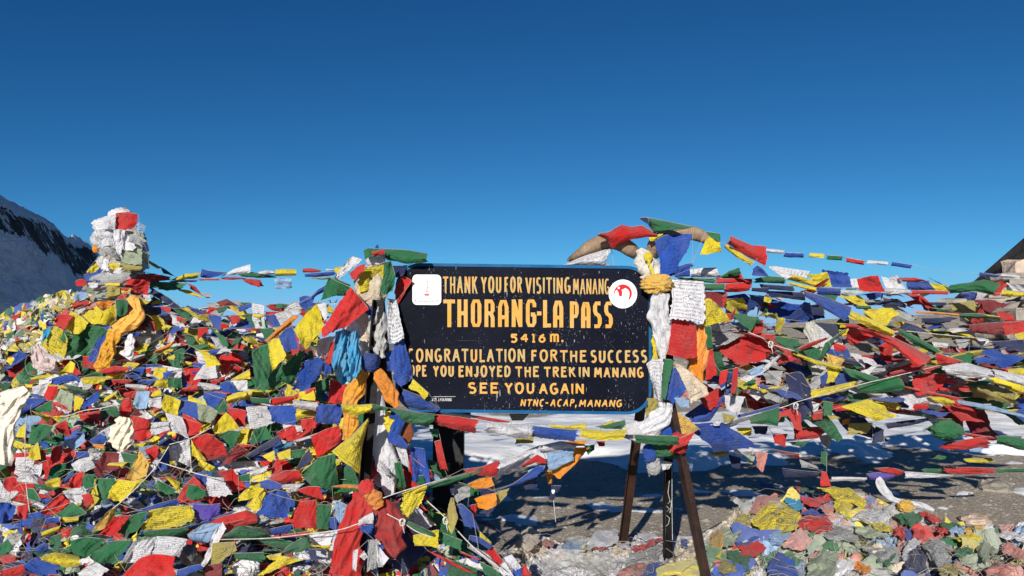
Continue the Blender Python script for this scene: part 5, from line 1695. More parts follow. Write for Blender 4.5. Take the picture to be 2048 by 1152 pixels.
@ L-0.28 | red and white flags standing out over the middle line
F R 1402,872 1480,905 1552,952 / 1400,1012 1470,1045 1532,1030
F Wp 1270,865 1400,900 / 1310,1005 1455,1062
F R 1000,885 1080,900 1150,922 / 1010,1070 1060,1080 1120,1090
F M 1040,840 1100,880 / 1000,900 1050,900
F Rm 1480,1062 1600,1020 1720,1105 / 1510,1152 1600,1200 1740,1190
F Wp 1160,942 1300,932 / 1158,1035 1300,1002
F L 650,1010 580,1060 495,1075 / 650,1085 560,1152 490,1110
F G 240,962 330,948 412,972 / 218,1100 280,1110 342,1062
F Y 200,950 165,970 142,990 / 195,1052 160,1060 120,1050
F R 422,965 510,920 / 430,1012 545,1052
F Y 235,850 300,865 392,892 / 290,880 330,920 370,952
F Wp 770,1012 840,970 905,940 / 782,1042 850,1045 922,1002
F B 682,1082 740,1045 795,1010 / 700,1100 760,1100 832,1082
F O 710,1105 795,1112 / 718,1130 800,1152
F G 1672,1040 1760,1000 1852,1012 / 1700,1062 1740,1100 1790,1142
F Yp 1852,992 1915,985 / 1820,1102 1892,1112
F Y 1735,862 1780,900 1842,985 / 1628,985 1640,1032 1740,1012
F G 250,850 330,800 400,770 / 240,835 320,860 400,862
F G 780,810 900,820 / 840,880 920,920
F R 650,870 770,850 / 690,900 760,930
@ L-0.20 | line with maroon flag, printed white and printed yellow flags left of the post
G M 1455,98 1600,66 1685,110 / 1500,190 1585,282 1745,240
G Y 1458,110 1485,150 / 1465,235 1580,282
G Wp 1450,110 1370,140 1290,162 / 1458,328 1380,290 1300,268
G G 1842,80 1760,85 1672,100 / 1790,160 1740,180 1690,110
G Yp 1840,32 1905,28 / 1820,140 1892,152
G B 1290,190 1250,200 / 1300,330 1180,370
G R 1100,192 1190,152 / 1165,290 1238,202
G G 920,212 1060,230 / 965,330 1045,372
G A 1068,190 1140,290 / 960,408 1060,420 1120,392
G Y 805,292 970,282 / 818,325 930,332
G M 790,208 850,205 912,218 / 705,355 760,398 900,330
G Wp 680,215 785,212 / 690,300 780,305
G Wp 685,240 600,262 545,300 / 730,330 640,360 565,345
G B 580,205 670,205 / 585,248 672,252
G G 505,292 430,300 382,330 / 500,360 430,400 365,412
G B 565,345 520,380 470,440 / 550,400 510,440 462,458
G Yp 460,402 400,410 345,432 / 455,465 400,478 355,470
G R 400,168 480,158 / 368,325 460,272
G M 285,195 360,182 / 250,312 345,282
G Y 290,130 225,190 / 312,262 262,275 215,255
@ L-0.27 | lower line with large green flags, printed yellow flags and a big red flag
G R 535,412 580,365 648,360 / 525,462 560,498 602,500
G G 630,400 670,375 730,385 / 625,450 650,492 710,470
G Y 745,402 720,420 / 700,500 690,540 750,530
G G 750,405 820,408 882,412 / 720,542 770,572 812,572
G Yp 885,412 1000,428 1095,410 / 815,560 920,582 1040,480
G Wp 478,505 550,485 610,480 / 520,572 580,590 620,600
G R 625,532 690,520 / 642,642 725,588
G R 470,520 400,570 305,660 / 525,590 440,685 330,695
G G 550,588 600,620 662,672 / 412,700 530,695 640,692
G Y 470,702 540,705 605,695 / 478,745 530,740 590,732
G Y 460,770 390,790 310,822 / 450,800 390,835 325,855
G B 352,712 450,702 / 358,752 450,742
G W 220,562 280,580 345,612 / 240,602 280,630 325,642
G R 32,412 80,392 128,402 / 28,480 70,512 132,492
G B -10,590 60,590 125,622 / -10,760 40,740 90,720
G R 130,620 215,600 / 135,700 180,720 215,710
G G 205,480 270,490 310,580 / 210,560 270,600 300,580
@ L-0.25 | line with a red pennant, printed white flag and yellow flag ends near the red cloth
G R 1350,570 1400,470 1480,390 / 1372,612 1480,590 1645,562
G B 1465,380 1530,370 1592,390 / 1530,440 1560,500 1575,500
G Wp 1582,395 1640,400 1702,402 / 1568,540 1660,545 1768,535
G R 1650,352 1720,350 1772,330 / 1700,410 1780,520 1875,482
G G 1430,450 1500,460 1565,500 / 1420,560 1480,578 1572,542
G Y 1252,380 1310,405 1372,440 / 1265,402 1320,470 1365,525
G G 1200,422 1270,450 1342,500 / 1205,490 1260,530 1332,532
G W 1905,355 2010,328 / 1910,395 2010,372
G Y 1990,440 1900,480 1822,542 / 1990,520 1900,570 1820,582
G Y 1500,250 1640,320 / 1530,330 1600,358
G R 1210,402 1340,395 / 1215,412 1340,420
@ L-0.30 | long low line with a big printed yellow flag, a violet flag and a blue strip
G W 1050,655 1000,660 / 900,690 860,700
G B 1360,560 1200,600 1040,655 / 1355,600 1200,650 1060,678
G Yp 1140,650 1300,620 1475,615 / 1070,785 1200,808 1350,790 1482,735
G V 1480,602 1580,610 1682,598 / 1490,722 1580,725 1672,700
G R 868,702 930,690 998,692 / 748,842 810,848 872,842
G G 1000,692 1060,670 1122,662 / 880,822 960,840 1060,800
G A 905,600 850,640 800,682 / 870,720 780,800 690,822
G R 1560,745 1720,690 1890,650 1965,692 / 1600,752 1710,808 1950,752
G L 1430,835 1560,752 1700,750 / 1455,885 1560,900 1665,852
G W 1700,738 1650,790 / 1720,800 1560,1090 1530,1065
G B 1370,785 1580,730 1785,652 / 1380,795 1600,750 1795,668
G G 1100,812 1250,795 1440,782 / 1110,852 1250,880 1430,832
@ L-0.33 | bottom line of large green, grey printed and red flags along the photo's lower edge
G G 1700,872 1800,770 1900,770 2000,790 / 1700,885 1850,888 2000,872
G Wp 1050,892 1120,875 1195,852 / 942,1052 1030,1055 1132,1042
G Wp 1195,850 1310,852 1432,872 / 1160,992 1260,1000 1372,1002
G R 1320,1002 1230,985 1150,985 1060,1020 960,1120 / 1330,1200 1130,1200 940,1200
G G 535,885 650,852 805,872 / 560,990 640,1012 735,965
G G 820,892 910,880 1005,882 / 672,1012 770,1060 880,1062
G G 392,852 480,822 / 370,920 440,962
G Yp 300,1012 420,970 600,1000 / 335,1042 490,1092 620,1062
G B 320,992 250,1020 180,1070 / 460,1092 350,1145 200,1122
G R 0,1112 100,1085 175,1062 / 0,1170 100,1160 205,1132
G W 730,1042 660,1080 590,1130 / 830,1110 740,1180 600,1175
G G 0,920 60,868 / 0,1000 110,950
G B 262,942 320,910 372,902 / 262,968 320,975 372,962
G Up 1622,902 1700,895 1792,892 / 1600,1072 1680,1050 1800,962
G M 1570,1072 1690,1052 / 1560,1180 1692,1180
G B 1350,1112 1440,1080 1535,1060 / 1350,1170 1450,1140 1545,1095
G G 1790,975 2000,982 / 1800,1022 2000,1045
G K 1000,900 1050,880 / 920,1060 960,1050
@ L-0.24 | line from the mound to the post at sign height: yellow, green and red rolls
H Y 90,162 160,135 242,110 / 92,192 170,172 235,150
H G 225,152 335,162 / 230,185 332,192
H R 338,160 400,150 472,145 / 340,200 400,192 475,175
H R 470,140 530,115 592,95 / 480,165 530,148 582,120
H Y 500,122 580,112 / 490,162 590,172
H G 590,68 670,38 / 590,168 660,182
H R 672,52 720,65 782,90 / 662,182 710,190 750,182
@ L-0.32 | line just below with printed white and blue flags either side of the mound's crest
H Wp 205,208 260,202 315,202 / 228,328 300,318 372,300
H B 325,202 400,200 480,196 / 345,285 400,305 482,302
H Wp 462,170 530,175 602,182 / 470,212 530,220 600,228
H Yp 482,218 590,232 / 478,272 588,262
H B 605,186 670,195 742,192 / 590,288 660,305 735,305
@ L-0.34 | line with broad red flags and a large green flag left of the black leg
H R 372,350 430,320 500,300 / 380,388 440,398 512,390
H Wp 402,302 520,312 / 422,342 482,368 520,340
H R 508,275 592,270 / 512,332 590,322
H R 562,372 650,330 722,310 / 602,490 680,440 738,412
H W 690,322 580,360 470,395 / 680,345 580,380 480,402
H T 462,402 410,415 358,432 / 458,422 410,435 368,446
H D 390,362 290,420 190,485 / 380,420 300,460 228,492
H Y 372,466 450,440 / 380,505 462,490
H G 450,452 535,440 / 450,492 530,492
H D 555,440 520,480 490,545 / 575,500 530,540 472,555
H G 600,492 700,466 / 590,640 640,668 718,666
H G 600,500 510,575 / 610,665 560,640 520,590
H Y 360,450 290,482 / 365,490 340,515
H G 310,310 240,340 / 350,380 220,420
H M 150,412 218,452 / 62,540 180,490
@ L-0.38 | line of red flags and a wide blue flag low beside the black leg
H W 220,572 330,532 / 222,602 302,580
H R 345,560 380,480 402,550 / 340,590 400,600
H R 335,602 420,562 502,560 / 340,632 420,635 520,622
H G 158,592 222,580 / 162,622 222,620
H Yp 162,700 230,645 300,662 / 170,732 230,720 300,685
H Yp 305,670 255,700 205,760 / 310,700 280,780 240,790
H B 275,625 330,610 402,640 / 282,652 340,668 402,665
H W 402,642 530,634 / 404,665 500,657
H R 482,672 550,650 612,652 / 540,702 590,715 640,722
H B 320,682 375,672 432,682 / 265,808 350,825 442,822
H R 515,735 595,725 / 455,872 520,895 595,892
H Gp 597,750 682,756 / 597,886 662,892
H Lp 700,735 730,735 830,790 / 692,800 740,885 832,850
H O 682,650 760,638 835,645 / 690,658 760,662 830,662
H W 555,922 630,905 702,895 / 572,975 620,982 672,982
H W 702,895 735,892 / 650,1070 700,1040
H B 432,692 478,742 / 440,760 470,770
@ L-0.40 | lowest line at the foot of the mound: dark green rolls, yellow twist and navy scraps
H Gp 75,925 180,868 322,905 / 65,950 180,955 330,932
H G 270,945 370,940 470,962 / 300,975 370,995 430,1002
H G 400,1015 470,960 542,928 565,962 / 420,1030 500,1020 572,992
H Yp 315,1040 400,1022 / 330,1060 400,1070
H Y 400,1040 460,1050 525,1062 / 260,1145 330,1140 410,1090
H B 330,890 460,862 / 360,925 450,905
H R 395,925 480,912 562,900 / 405,940 480,935 560,915
H D 550,1002 640,1000 / 560,1062 650,1060
H W 590,1010 660,1020 / 600,1040 660,1050
H Gp 130,1025 300,1020 / 140,1050 310,1062
@ 4.13 | white flags knotted into the big red cloth on the black leg
H W 830,840 870,815 912,795 / 830,870 870,860 915,858
H Bp 835,870 912,865 / 850,915 905,912
H W 930,960 945,985 / 935,1100 960,1100 998,1058
H K 885,950 935,950 / 875,1130 930,1110
H W 800,1010 830,1000 / 795,1115 815,1125
H W 835,1042 860,1010 / 862,1066 882,1042
H Yp 885,270 810,350 680,455 / 880,290 845,430 830,582
@ 4.9,5.6 | shaded string above the snow with green and red rags and a green bundle
J G 310,592 420,575 532,550 / 330,625 430,625 532,612
J R 592,652 700,645 832,640 / 592,722 660,725 742,720
J O 750,635 850,630 / 760,655 850,655
J U 940,622 1090,618 / 930,695 1062,682
J K 1090,685 1160,672 / 1088,750 1170,735
J D 1170,622 1300,605 1442,588 / 1180,655 1300,640 1450,602
J G 1510,592 1600,592 / 1430,660 1520,722 1580,735 1665,702
J R 1662,680 1760,695 1872,712 / 1680,700 1760,715 1850,727
J R 1560,742 1690,722 1822,702 / 1500,782 1640,790 1822,768
J G 1870,702 1950,700 2060,722 / 1880,748 1960,770 2060,795
J L 1700,772 1790,775 / 1710,800 1780,805
@ 4.95,5.2 | tangled string over the snow with a bright red pouch and olive scraps
J Y 230,652 325,650 / 250,690 325,702
J D 330,640 430,640 / 350,690 420,690
J R 460,692 552,688 / 470,745 535,778
J G 560,742 692,732 / 590,760 655,770
J K 750,702 850,688 / 770,760 812,782
J K 120,700 260,720 / 130,760 230,780
J U 60,802 180,800 / 80,830 170,840
J W 200,780 350,770 / 240,830 330,815
J M 450,782 540,800 630,815 / 470,795 560,830 625,850
J P 350,800 430,810 / 360,900 400,930
J D 180,820 260,840 / 200,900 250,910
J S 280,820 350,830 / 300,870 330,880
J O 900,600 950,590 / 900,630 940,628
@ 5.3,6.2 | low string just above the gravel: navy, violet, white and red cloths
J D 520,905 640,920 762,930 / 530,962 640,960 740,960
J K 630,850 760,900 / 640,900 740,915
J W 830,960 940,960 1055,965 / 830,990 940,985 1050,985
J V 1050,940 1130,930 1240,935 / 1080,975 1150,990 1220,975
J R 1100,905 1200,900 1292,920 / 1180,945 1220,955 1285,952
J W 1292,925 1440,935 1602,948 / 1300,970 1440,965 1592,958
J R 1540,900 1700,898 1862,905 / 1560,935 1700,945 1860,932
J G 1862,912 2060,905 / 1880,935 2050,928
@ 6.0,6.6 | second low string at the right edge with a yellow and a green cloth
J G 1400,915 1470,895 1545,905 / 1420,932 1470,940 1532,932
J Y 1660,845 1750,842 1842,840 / 1690,870 1770,872 1860,862
J G 1460,830 1560,820 / 1470,850 1550,850
@ 5.2 | short drop of green and red cloth hanging over the gravel from the low string
J G 770,792 802,795 / 760,860 800,900
J R 768,925 800,930 / 760,1018 832,1022
J D 1110,640 1160,660 / 1090,740 1160,740
@ 4.9,5.3 | red and olive flags sagging at the right edge below the white roll
J Rp 1342,320 1440,305 1562,310 / 1360,440 1440,435 1520,400
J R 1560,340 1640,360 / 1560,370 1610,372
J Up 1680,342 1850,380 2010,430 / 1720,450 1850,480 1992,500
J Y 1808,340 1920,375 2060,422 / 1830,362 1930,395 2060,442
J R 1290,385 1460,425 1642,460 / 1300,396 1450,440 1622,470
J Y 1440,452 1530,445 1612,480 / 1480,480 1562,515 1602,500
J L 1630,472 1840,510 2060,572 / 1640,498 1840,540 2060,588
J Y 1940,280 2060,270 / 1950,300 2060,330
J R 1330,500 1450,490 / 1350,545 1440,530
@ 5.1,5.6 | string at the right edge with a deep red flag and a long orange roll
E G 690,597 820,602 / 720,622 830,626
E O 1150,640 1300,645 1480,662 / 1150,656 1300,662 1480,680
E G 1255,615 1400,628 / 1260,642 1400,642
E G 1480,662 1560,655 1645,658 / 1490,690 1640,692 1790,702
E Y 1650,660 1780,680 / 1690,682 1790,692
E R 1752,640 1830,650 1890,672 / 1790,705 1850,708 1892,710
E R 1805,716 1970,712 / 1820,825 1970,792
E M 1550,742 1680,728 1812,720 / 1580,802 1700,815 1812,812
E D 1200,690 1340,685 1480,690 / 1210,738 1300,740 1400,722
E D 1080,722 1170,750 1262,802 / 1030,772 1090,790 1130,792
E G 1350,950 1550,960 / 1440,990 1550,985
E K 1450,850 1560,850 / 1480,920 1530,910
@ 5.0,5.5 | blue cloths puffed out low at the right edge
E B 1590,990 1760,960 1935,980 / 1600,1022 1750,1030 1935,1012
E K 940,1060 1140,980 / 960,1085 1160,1010
E R 1130,1120 1300,1110 1450,1140 / 1140,1160 1300,1170 1440,1165
E W 1280,870 1400,880 / 1290,900 1390,915
E D 1700,870 1962,850 / 1850,930 1962,940
@ 4.9,5.2 | dark red tangle with blue and white flags against the gap of sky
E R 640,790 760,760 960,800 / 630,850 680,900 830,830
E D 600,985 760,1000 / 640,1040 790,1050
E R 700,960 880,970 / 680,990 860,985
E D 790,985 890,985 / 800,1050 880,1050
E W 890,990 1050,935 / 900,1010 1060,945
E R 540,870 640,900 / 520,960 620,950
E A 490,950 630,1000 / 510,1040 600,1060
E R 880,900 1010,840 / 900,1010 970,1000
E U 930,915 1030,920 / 940,940 1030,945
'''

def parse_strings():
    out = []
    for ln in STRINGS.strip().splitlines():
        if ln.startswith('@'):
            d, lab = ln[1:].split('|')
            out.append([d.strip(), lab.strip(), []])
            continue
        a, b = ln.split('/')
        tok = a.split(); tile, code = tok[0], tok[1].replace('N', 'D').replace('m', '')
        out[-1][2].append((tile, code, [tpx(tile, s) for s in tok[2:]], [tpx(tile, s) for s in b.split()]))
    return out

def depth_fn(spec, flags):
    if spec.startswith('L'):
        off = float(spec[1:]) if len(spec) > 1 else 0.0
        def f(px, py):
            y = Yleft(px, min(py, 1120)) + off
            k = sm((px - 560) / 190.0)
            return lerp(y, min(y, 4.30 + (off + .2) * .35), k)
        return f
    v = [float(q) for q in spec.split(',')]
    if len(v) == 1: return lambda px, py: v[0]
    xs_ = [p[0] for f_ in flags for p in f_[2]]
    lo, hi = min(xs_), max(xs_)
    return lambda px, py: lerp(v[0], v[1], min(1, max(0, (px - lo) / (hi - lo + 1e-6))))

seed = 1000
for spec, lab, flags in parse_strings():
    yf = depth_fn(spec, flags)
    root = None; edges = []
    for (tile, code, top, bot) in flags:
        seed += 1
        if root is None:
            root = empty('prayer_flag_string', P(top[0][0], top[0][1], yf(*top[0])))
            tag(root, lab, 'prayer flags', 'strings of prayer flags')
        jit = rng.uniform(-.025, .025)
        size_px = max(np.hypot(top[-1][0] - top[0][0], top[-1][1] - top[0][1]), np.hypot(bot[0][0] - top[0][0], bot[0][1] - top[0][1]))
        o, e = flag_px(root, top, bot, (lambda a, b, j=jit: yf(a, b) + j), code, seed, n=22 if size_px > 45 else 12)
        edges.append(e)
    # the cord runs along every corded edge and bridges the gaps
    path = []
    for e in edges:
        if path and np.linalg.norm(e[0] - path[-1]) > np.linalg.norm(e[-1] - path[-1]): e = e[::-1]
        pts = e[::4] if len(e) > 8 else e
        if path:
            gap = np.linalg.norm(e[0] - path[-1])
            if gap > .26 and 'thin high' not in lab:
                v, f = cord_mesh(np.array(path)); link('cord', mesh_np('cord', v, f), TWINE, root); path = []
            elif gap > .12:
                path += list(sag_path(path[-1], e[0], 6, gap * .02))[1:-1]
        path += list(pts) + ([e[-1]] if not np.allclose(pts[-1], e[-1]) else [])
    if len(path) > 1:
        v, f = cord_mesh(np.array(path)); link('cord', mesh_np('cord', v, f), CORD if 'thin high' in lab else TWINE, root)

# bare cords with their knots
def bare_cord(label, pts, r=.0026, knots=()):
    """pts: (px, py, Y)"""
    q = np.array([P(*p) for p in pts]); path = smooth_line(q, 6 * len(q))
    parts = [tube(path, r, 6)]
    for kx, ky, kY in knots:
        c = P(kx, ky, kY); a = np.linspace(0, 6.28 * 1.6, 26)
        ring = np.stack([c[0] + .014 * np.cos(a) * (1 + .3 * np.sin(a * 1.7)), c[1] + .004 * np.sin(2 * a), c[2] + .018 * np.sin(a)], -1)
        parts.append(tube(ring, r * 1.1, 6))
        parts.append(tube(np.array([c, c + (.006, -.003, -.03), c + (.012, 0, -.055)]), r, 6))
    V, F = merge(parts)
    tag(link('cord', mesh_np('cord', V, F), CORD), label, 'cord', 'bare cords')
def t3(tile, x, y, Y): a = tpx(tile, '%f,%f' % (x, y)); return (a[0], a[1], Y)
bare_cord('white cord with a loose knot rising right from the tripod above the navy flag', [t3('J', -30, 655, 4.5), t3('J', 240, 590, 4.55), t3('J', 520, 520, 4.6), t3('J', 640, 478, 4.62), t3('J', 990, 382, 4.7), t3('J', 1520, 255, 4.85)], knots=[t3('J', 605, 512, 4.6)])
bare_cord('white cord with a small knot slanting down across the big red flag', [t3('L', 800, 352, 4.52), t3('L', 900, 395, 4.55), t3('J', 440, 118, 4.6), t3('J', 600, 165, 4.62)], knots=[t3('J', 447, 122, 4.58)])
bare_cord('thin green-yellow cord crossing right of the long red roll', [t3('E', 1090, 788, 5.0), t3('E', 1400, 820, 5.2), t3('E', 1685, 846, 5.4)], .003)
bare_cord('white cord slanting across the flags towards the lower left post', [t3('G', 1180, 272, 4.45), t3('G', 1340, 320, 4.38), t3('G', 1500, 370, 4.3), t3('G', 1700, 420, 4.28)])
bare_cord('pale cord climbing from the lower flags of the mound', [t3('G', 860, 640, 4.4), t3('G', 920, 590, 4.4), t3('G', 1040, 480, 4.42), t3('G', 1180, 330, 4.46), t3('G', 1290, 160, 4.5)])
bare_cord('short white cord under the board ending in a white tag on the ground', [t3('I', 808, 655, 4.62), t3('I', 815, 720, 4.62), t3('I', 823, 800, 4.64)], .002)
bare_cord('white cord from the long white scarf to the yellow printed flag', [t3('H', 930, 730, 4.14), t3('H', 1040, 690, 4.16), t3('H', 1200, 640, 4.2), t3('H', 1330, 605, 4.22)])
bare_cord('rope with two loops running down right from the red cloth', [t3('H', 990, 805, 4.14), t3('H', 1075, 850, 4.14), t3('H', 1160, 905, 4.16), t3('H', 1285, 950, 4.2)], .003, knots=[t3('H', 1075, 852, 4.12)])
bare_cord('rope slanting down to the bottom edge beneath the board', [t3('I', -20, 660, 4.3), t3('I', 100, 770, 4.3), t3('I', 250, 930, 4.25), t3('I', 340, 1010, 4.2), t3('I', 480, 1120, 4.2)], .0032, knots=[t3('I', 103, 790, 4.28)])
bare_cord('upright blue-green cord at the left edge of the mound', [t3('F', 205, 880, 4.55), t3('G', 192, 100, 4.4), t3('G', 195, 400, 4.2), t3('G', 225, 660, 4.1)], .002)
bare_cord('thin wire from the top corner of the board to the skull', [t3('Q', 1040, 822, 4.38), t3('Q', 1300, 832, 4.28)], .0018)
bare_cord('white cord strung with the white flags at the foot of the mound', [t3('H', 60, 948, 4.2), t3('H', 330, 940, 4.15), t3('H', 560, 915, 4.12), t3('H', 730, 892, 4.1), t3('H', 840, 855, 4.1)])
bare_cord('pale cord beside the printed white flag towards the maroon one', [t3('F', 1300, 1110, 4.5), t3('F', 1460, 1065, 4.45), t3('F', 1620, 980, 4.42)], .0026)
bare_cord('white cord stretched over the grey flags near the middle of the mound', [t3('F', 490, 900, 4.65), t3('F', 640, 850, 4.6), t3('F', 780, 830, 4.6), t3('F', 900, 800, 4.6)], .0026)

# ------------------------------------------------------------------ more strings deeper in the tangle
def world_string(A, B, sag, n, size, group, label, wind, seed, roll=.15, color_shift=0, pal='BWRGY', nseg=9, px_path=None, gapf=.12, name='prayer_flag_string'):
    r = random.Random(seed)
    A, B = np.array(A, float), np.array(B, float)
    root = tag(empty(name, A), label, 'prayer flags', group)
    N_ = 60
    path = sag_path(A, B, N_, sag)
    if px_path is not None:                              # a line that follows the face of the mound
        path = np.array([px_path(k / (N_ - 1)) for k in range(N_)]); path[:, 2] -= sag * 4 * np.linspace(0, 1, N_) * (1 - np.linspace(0, 1, N_))
    wob = np.array([[0, .03 * mnoise.noise(Vector((i * .12, seed, 0))), .035 * mnoise.noise(Vector((i * .15, seed, 7)))] for i in range(N_)])
    path = path + wob
    v, f = cord_mesh(path); link('cord', mesh_np('cord', v, f), TWINE, root)
    L = np.concatenate([[0], np.cumsum(np.linalg.norm(path[1:] - path[:-1], axis=1))])
    def at(s): return np.array([np.interp(s, L, path[:, k]) for k in range(3)])
    s = r.uniform(0, .1); k = color_shift
    while s < L[-1] - size * .8:
        w = size * r.uniform(.8, 1.15)
        if r.random() < gapf: s += w * r.uniform(.3, 1.0)
        p0, p1 = at(s), at(s + w)
        rolled = r.random() < roll
        h = size * (r.uniform(.18, .3) if rolled else r.uniform(.75, 1.2))
        d = np.array([wind[0] + r.gauss(0, .5), wind[1] + r.gauss(0, .35), -1 + r.gauss(0, .35) + wind[2]])
        d /= np.linalg.norm(d)
        m_ = nseg
        Vv, Uu = np.mgrid[0:m_ + 1, 0:m_ + 1] / m_
        e = p1 - p0
        nr_ = np.cross(e / (np.linalg.norm(e) + 1e-9), d); nr_ /= np.linalg.norm(nr_) + 1e-9
        if nr_[1] > 0: nr_ = -nr_
        taper = 1 - r.uniform(0, .35) * Vv
        hf = folds(Uu, Vv, seed * 97 + k, size * .21, 3) * (.35 + .65 * Vv)
        curl = r.uniform(-.25, .4) * size * Vv ** 2
        hf = hf + (r.uniform(-.5, .5) * Vv ** 2 * Uu ** 2 + r.uniform(-.5, .5) * Vv ** 2 * (1 - Uu) ** 2) * size * .8
        X = p0 + (.5 + (Uu - .5) * taper)[..., None] * e + (Vv * h)[..., None] * d + (hf + curl)[..., None] * nr_
        X[-1] += np.array([[r.gauss(0, .018) * h] for _ in range(m_ + 1)]) * d; X[1:, 0] += np.array([[r.gauss(0, .015) * w] for _ in range(m_)]) * e / w; X[1:, -1] += np.array([[r.gauss(0, .015) * w] for _ in range(m_)]) * e / w
        if rolled: X = X + (np.sin(np.pi * Vv) * h * .5)[..., None] * nr_
        c = pal[k % len(pal)]
        pr = r.random() < .6
        me = mesh_np('flag', X.reshape(-1, 3), grid_faces(m_, m_), grid_uv(m_, m_))
        link('flag', me, CLOTH, root, dye(c, r.uniform(.7, .95) if pr and c in 'WYGLB' else r.uniform(.2, .6)))
        s += w * 1.03; k += 1
    return root

# left: strings draped over the mound, from the cairn or the left edge to the post
hero_depth = depth_fn('L0.0', [])
def left_pt(px, py, off):
    return P(px, py, hero_depth(px, py) + off)
for i in range(46):
    t = i / 45
    py0 = lerp(650, 1190, t) + rng.uniform(-14, 14) + (50 if i % 2 else -6)
    py1 = lerp(700, 1185, t) + rng.uniform(-60, 30) - (40 if i % 2 else -30)
    px0, px1 = rng.uniform(-190, 20), rng.uniform(560, 830)
    off = rng.uniform(.03, .24)
    a, b = left_pt(px0, py0, off), left_pt(px1, py1, off)
    fn = (lambda q, x0=px0, x1=px1, y0=py0, y1=py1, o_=off: left_pt(lerp(x0, x1, q), max(lerp(y0, y1, q), ridge_py(lerp(x0, x1, q)) + 4), o_))
    world_string(a, b, rng.uniform(.02, .22), 16, rng.uniform(.15, .25), 'background strings over the mound',
                 'weathered prayer flag string draped behind the front lines ' + ('along the crest', 'across the upper part', 'across the middle', 'across the lower part', 'along the foot')[int(t * 4.99)] + ' of the mound', (.35, -.12, .25), 300 + i, px_path=fn, color_shift=i * 2, pal=('BWRGY', 'RWGYB', 'YWBWRGY', 'WLYGWRB')[i % 4])
for i in range(9):
    px0, px1 = rng.uniform(-60, 120), rng.uniform(300, 520)
    py0, py1 = rng.uniform(640, 700), rng.uniform(650, 740)
    world_string(P(px0, py0, Yleft(px0, py0) - .1), P(px1, py1, Yleft(px1, py1) - .05), .03, 12, .15, 'background strings over the mound',
                 'short weathered flag string beside the orange scarf right of the cairn', (.25, -.3, .3), 380 + i, color_shift=i)
# right: strings blown to the right, from the tripod out past the right edge
R_ = [(1360, 600, 4.7, 2120, 590, 6.2), (1380, 640, 4.8, 2150, 650, 6.3), (1420, 655, 4.9, 2150, 690, 6.5), (1390, 700, 4.8, 2150, 735, 6.0), (1430, 720, 5.0, 2150, 700, 6.6),
      (1400, 745, 4.7, 2150, 775, 5.9), (1370, 790, 4.8, 2150, 800, 6.2), (1450, 760, 5.0, 2150, 745, 6.4), (1420, 812, 5.3, 1900, 800, 6.2), (1640, 640, 5.2, 2150, 640, 6.6), (1700, 700, 5.2, 2150, 720, 6.2), (1500, 800, 4.9, 2150, 765, 5.6), (1395, 675, 4.75, 1900, 760, 5.4)]
for i, (x0, y0, d0, x1, y1, d1) in enumerate(R_):
    world_string(P(x0, y0, d0), P(x1, y1, d1), rng.uniform(0, .12), 20, rng.uniform(.15, .21), 'background strings right of the board',
                 'wind-blown prayer flag string in the tangle right of the board ' + ('near its top' if (y0 + y1) < 1300 else 'at mid-height' if y0 + y1 < 1460 else 'near its bottom'), (1.0, .2, .55), 500 + i, roll=.45, gapf=.4 if i > 8 else .25, color_shift=i, pal='BWRGY' if i % 2 else 'DKRGUM')
# taut lines fanning out of the right-hand post to the edge of the photograph
T_ = [(1325, 600, 4.45, 2200, 560, 6.6), (1330, 610, 4.45, 2200, 640, 6.4), (1335, 640, 4.5, 2200, 770, 6.0), (1350, 740, 4.5, 2200, 820, 5.9), (1350, 800, 4.5, 2200, 650, 5.8),
      (1355, 850, 4.45, 2200, 700, 5.6), (1350, 760, 4.6, 2200, 735, 6.6)]
for i, (x0, y0, d0, x1, y1, d1) in enumerate(T_):
    world_string(P(x0, y0, d0), P(x1, y1, d1), rng.uniform(.03, .12), 22, rng.uniform(.19, .25), 'taut lines fanning from the right post',
                 'taut line of rolled flags fanning from the right post, far end ' + ('high' if y1 < 650 else 'midway' if y1 < 740 else 'low'), (1.2, .1, .6), 540 + i, roll=.6, gapf=.03, color_shift=i, pal='BWRGY' if i % 2 else 'GYBWR')
# lines between the left cairn and the left post
for i in range(2, 7):
    py0, py1 = 585 + 14 * i, (555, 575, 600, 610, 640, 650, 670)[i]
    x0, x1 = 285 + 10 * (i % 3), 660
    world_string(P(x0, py0, 5.75 + .05 * i), P(x1, py1, 4.5), -.02 + .02 * i, 12, .135, 'lines between the left cairn and the left post',
                 'sagging line of small flags between the cairn and the left post', (.9, 0, .4), 520 + i, roll=.5, gapf=.04, color_shift=i * 3)
# broad, darker flags filling the depth of the tangle
D_ = [(1370, 690, 5.0, 2180, 720, 6.6), (1400, 735, 5.4, 2180, 760, 7.0), (1380, 780, 5.2, 2180, 790, 6.8), (1640, 655, 5.8, 2180, 665, 7.4),
      (1780, 700, 5.4, 2180, 690, 6.2), (1500, 700, 5.1, 2180, 800, 5.8), (1350, 715, 6.4, 2200, 745, 8.2), (1350, 760, 6.2, 2200, 775, 8.0),
      (1450, 690, 6.6, 2200, 700, 8.4), (1750, 670, 6.5, 2200, 680, 8.0)]
for i, (x0, y0, d0, x1, y1, d1) in enumerate(D_):
    world_string(P(x0, y0, d0), P(x1, y1, d1), rng.uniform(.02, .15), 20, rng.uniform(.24, .31), 'broad strings right of the board',
                 'string of broad sheer flags deep in the tangle right of the board', (1.0, .3, .45), 560 + i, roll=.25, gapf=.3 if i < 8 else .08, color_shift=i, pal=('KDMGWRU', 'BWRGY', 'DKWMGB')[i % 3])
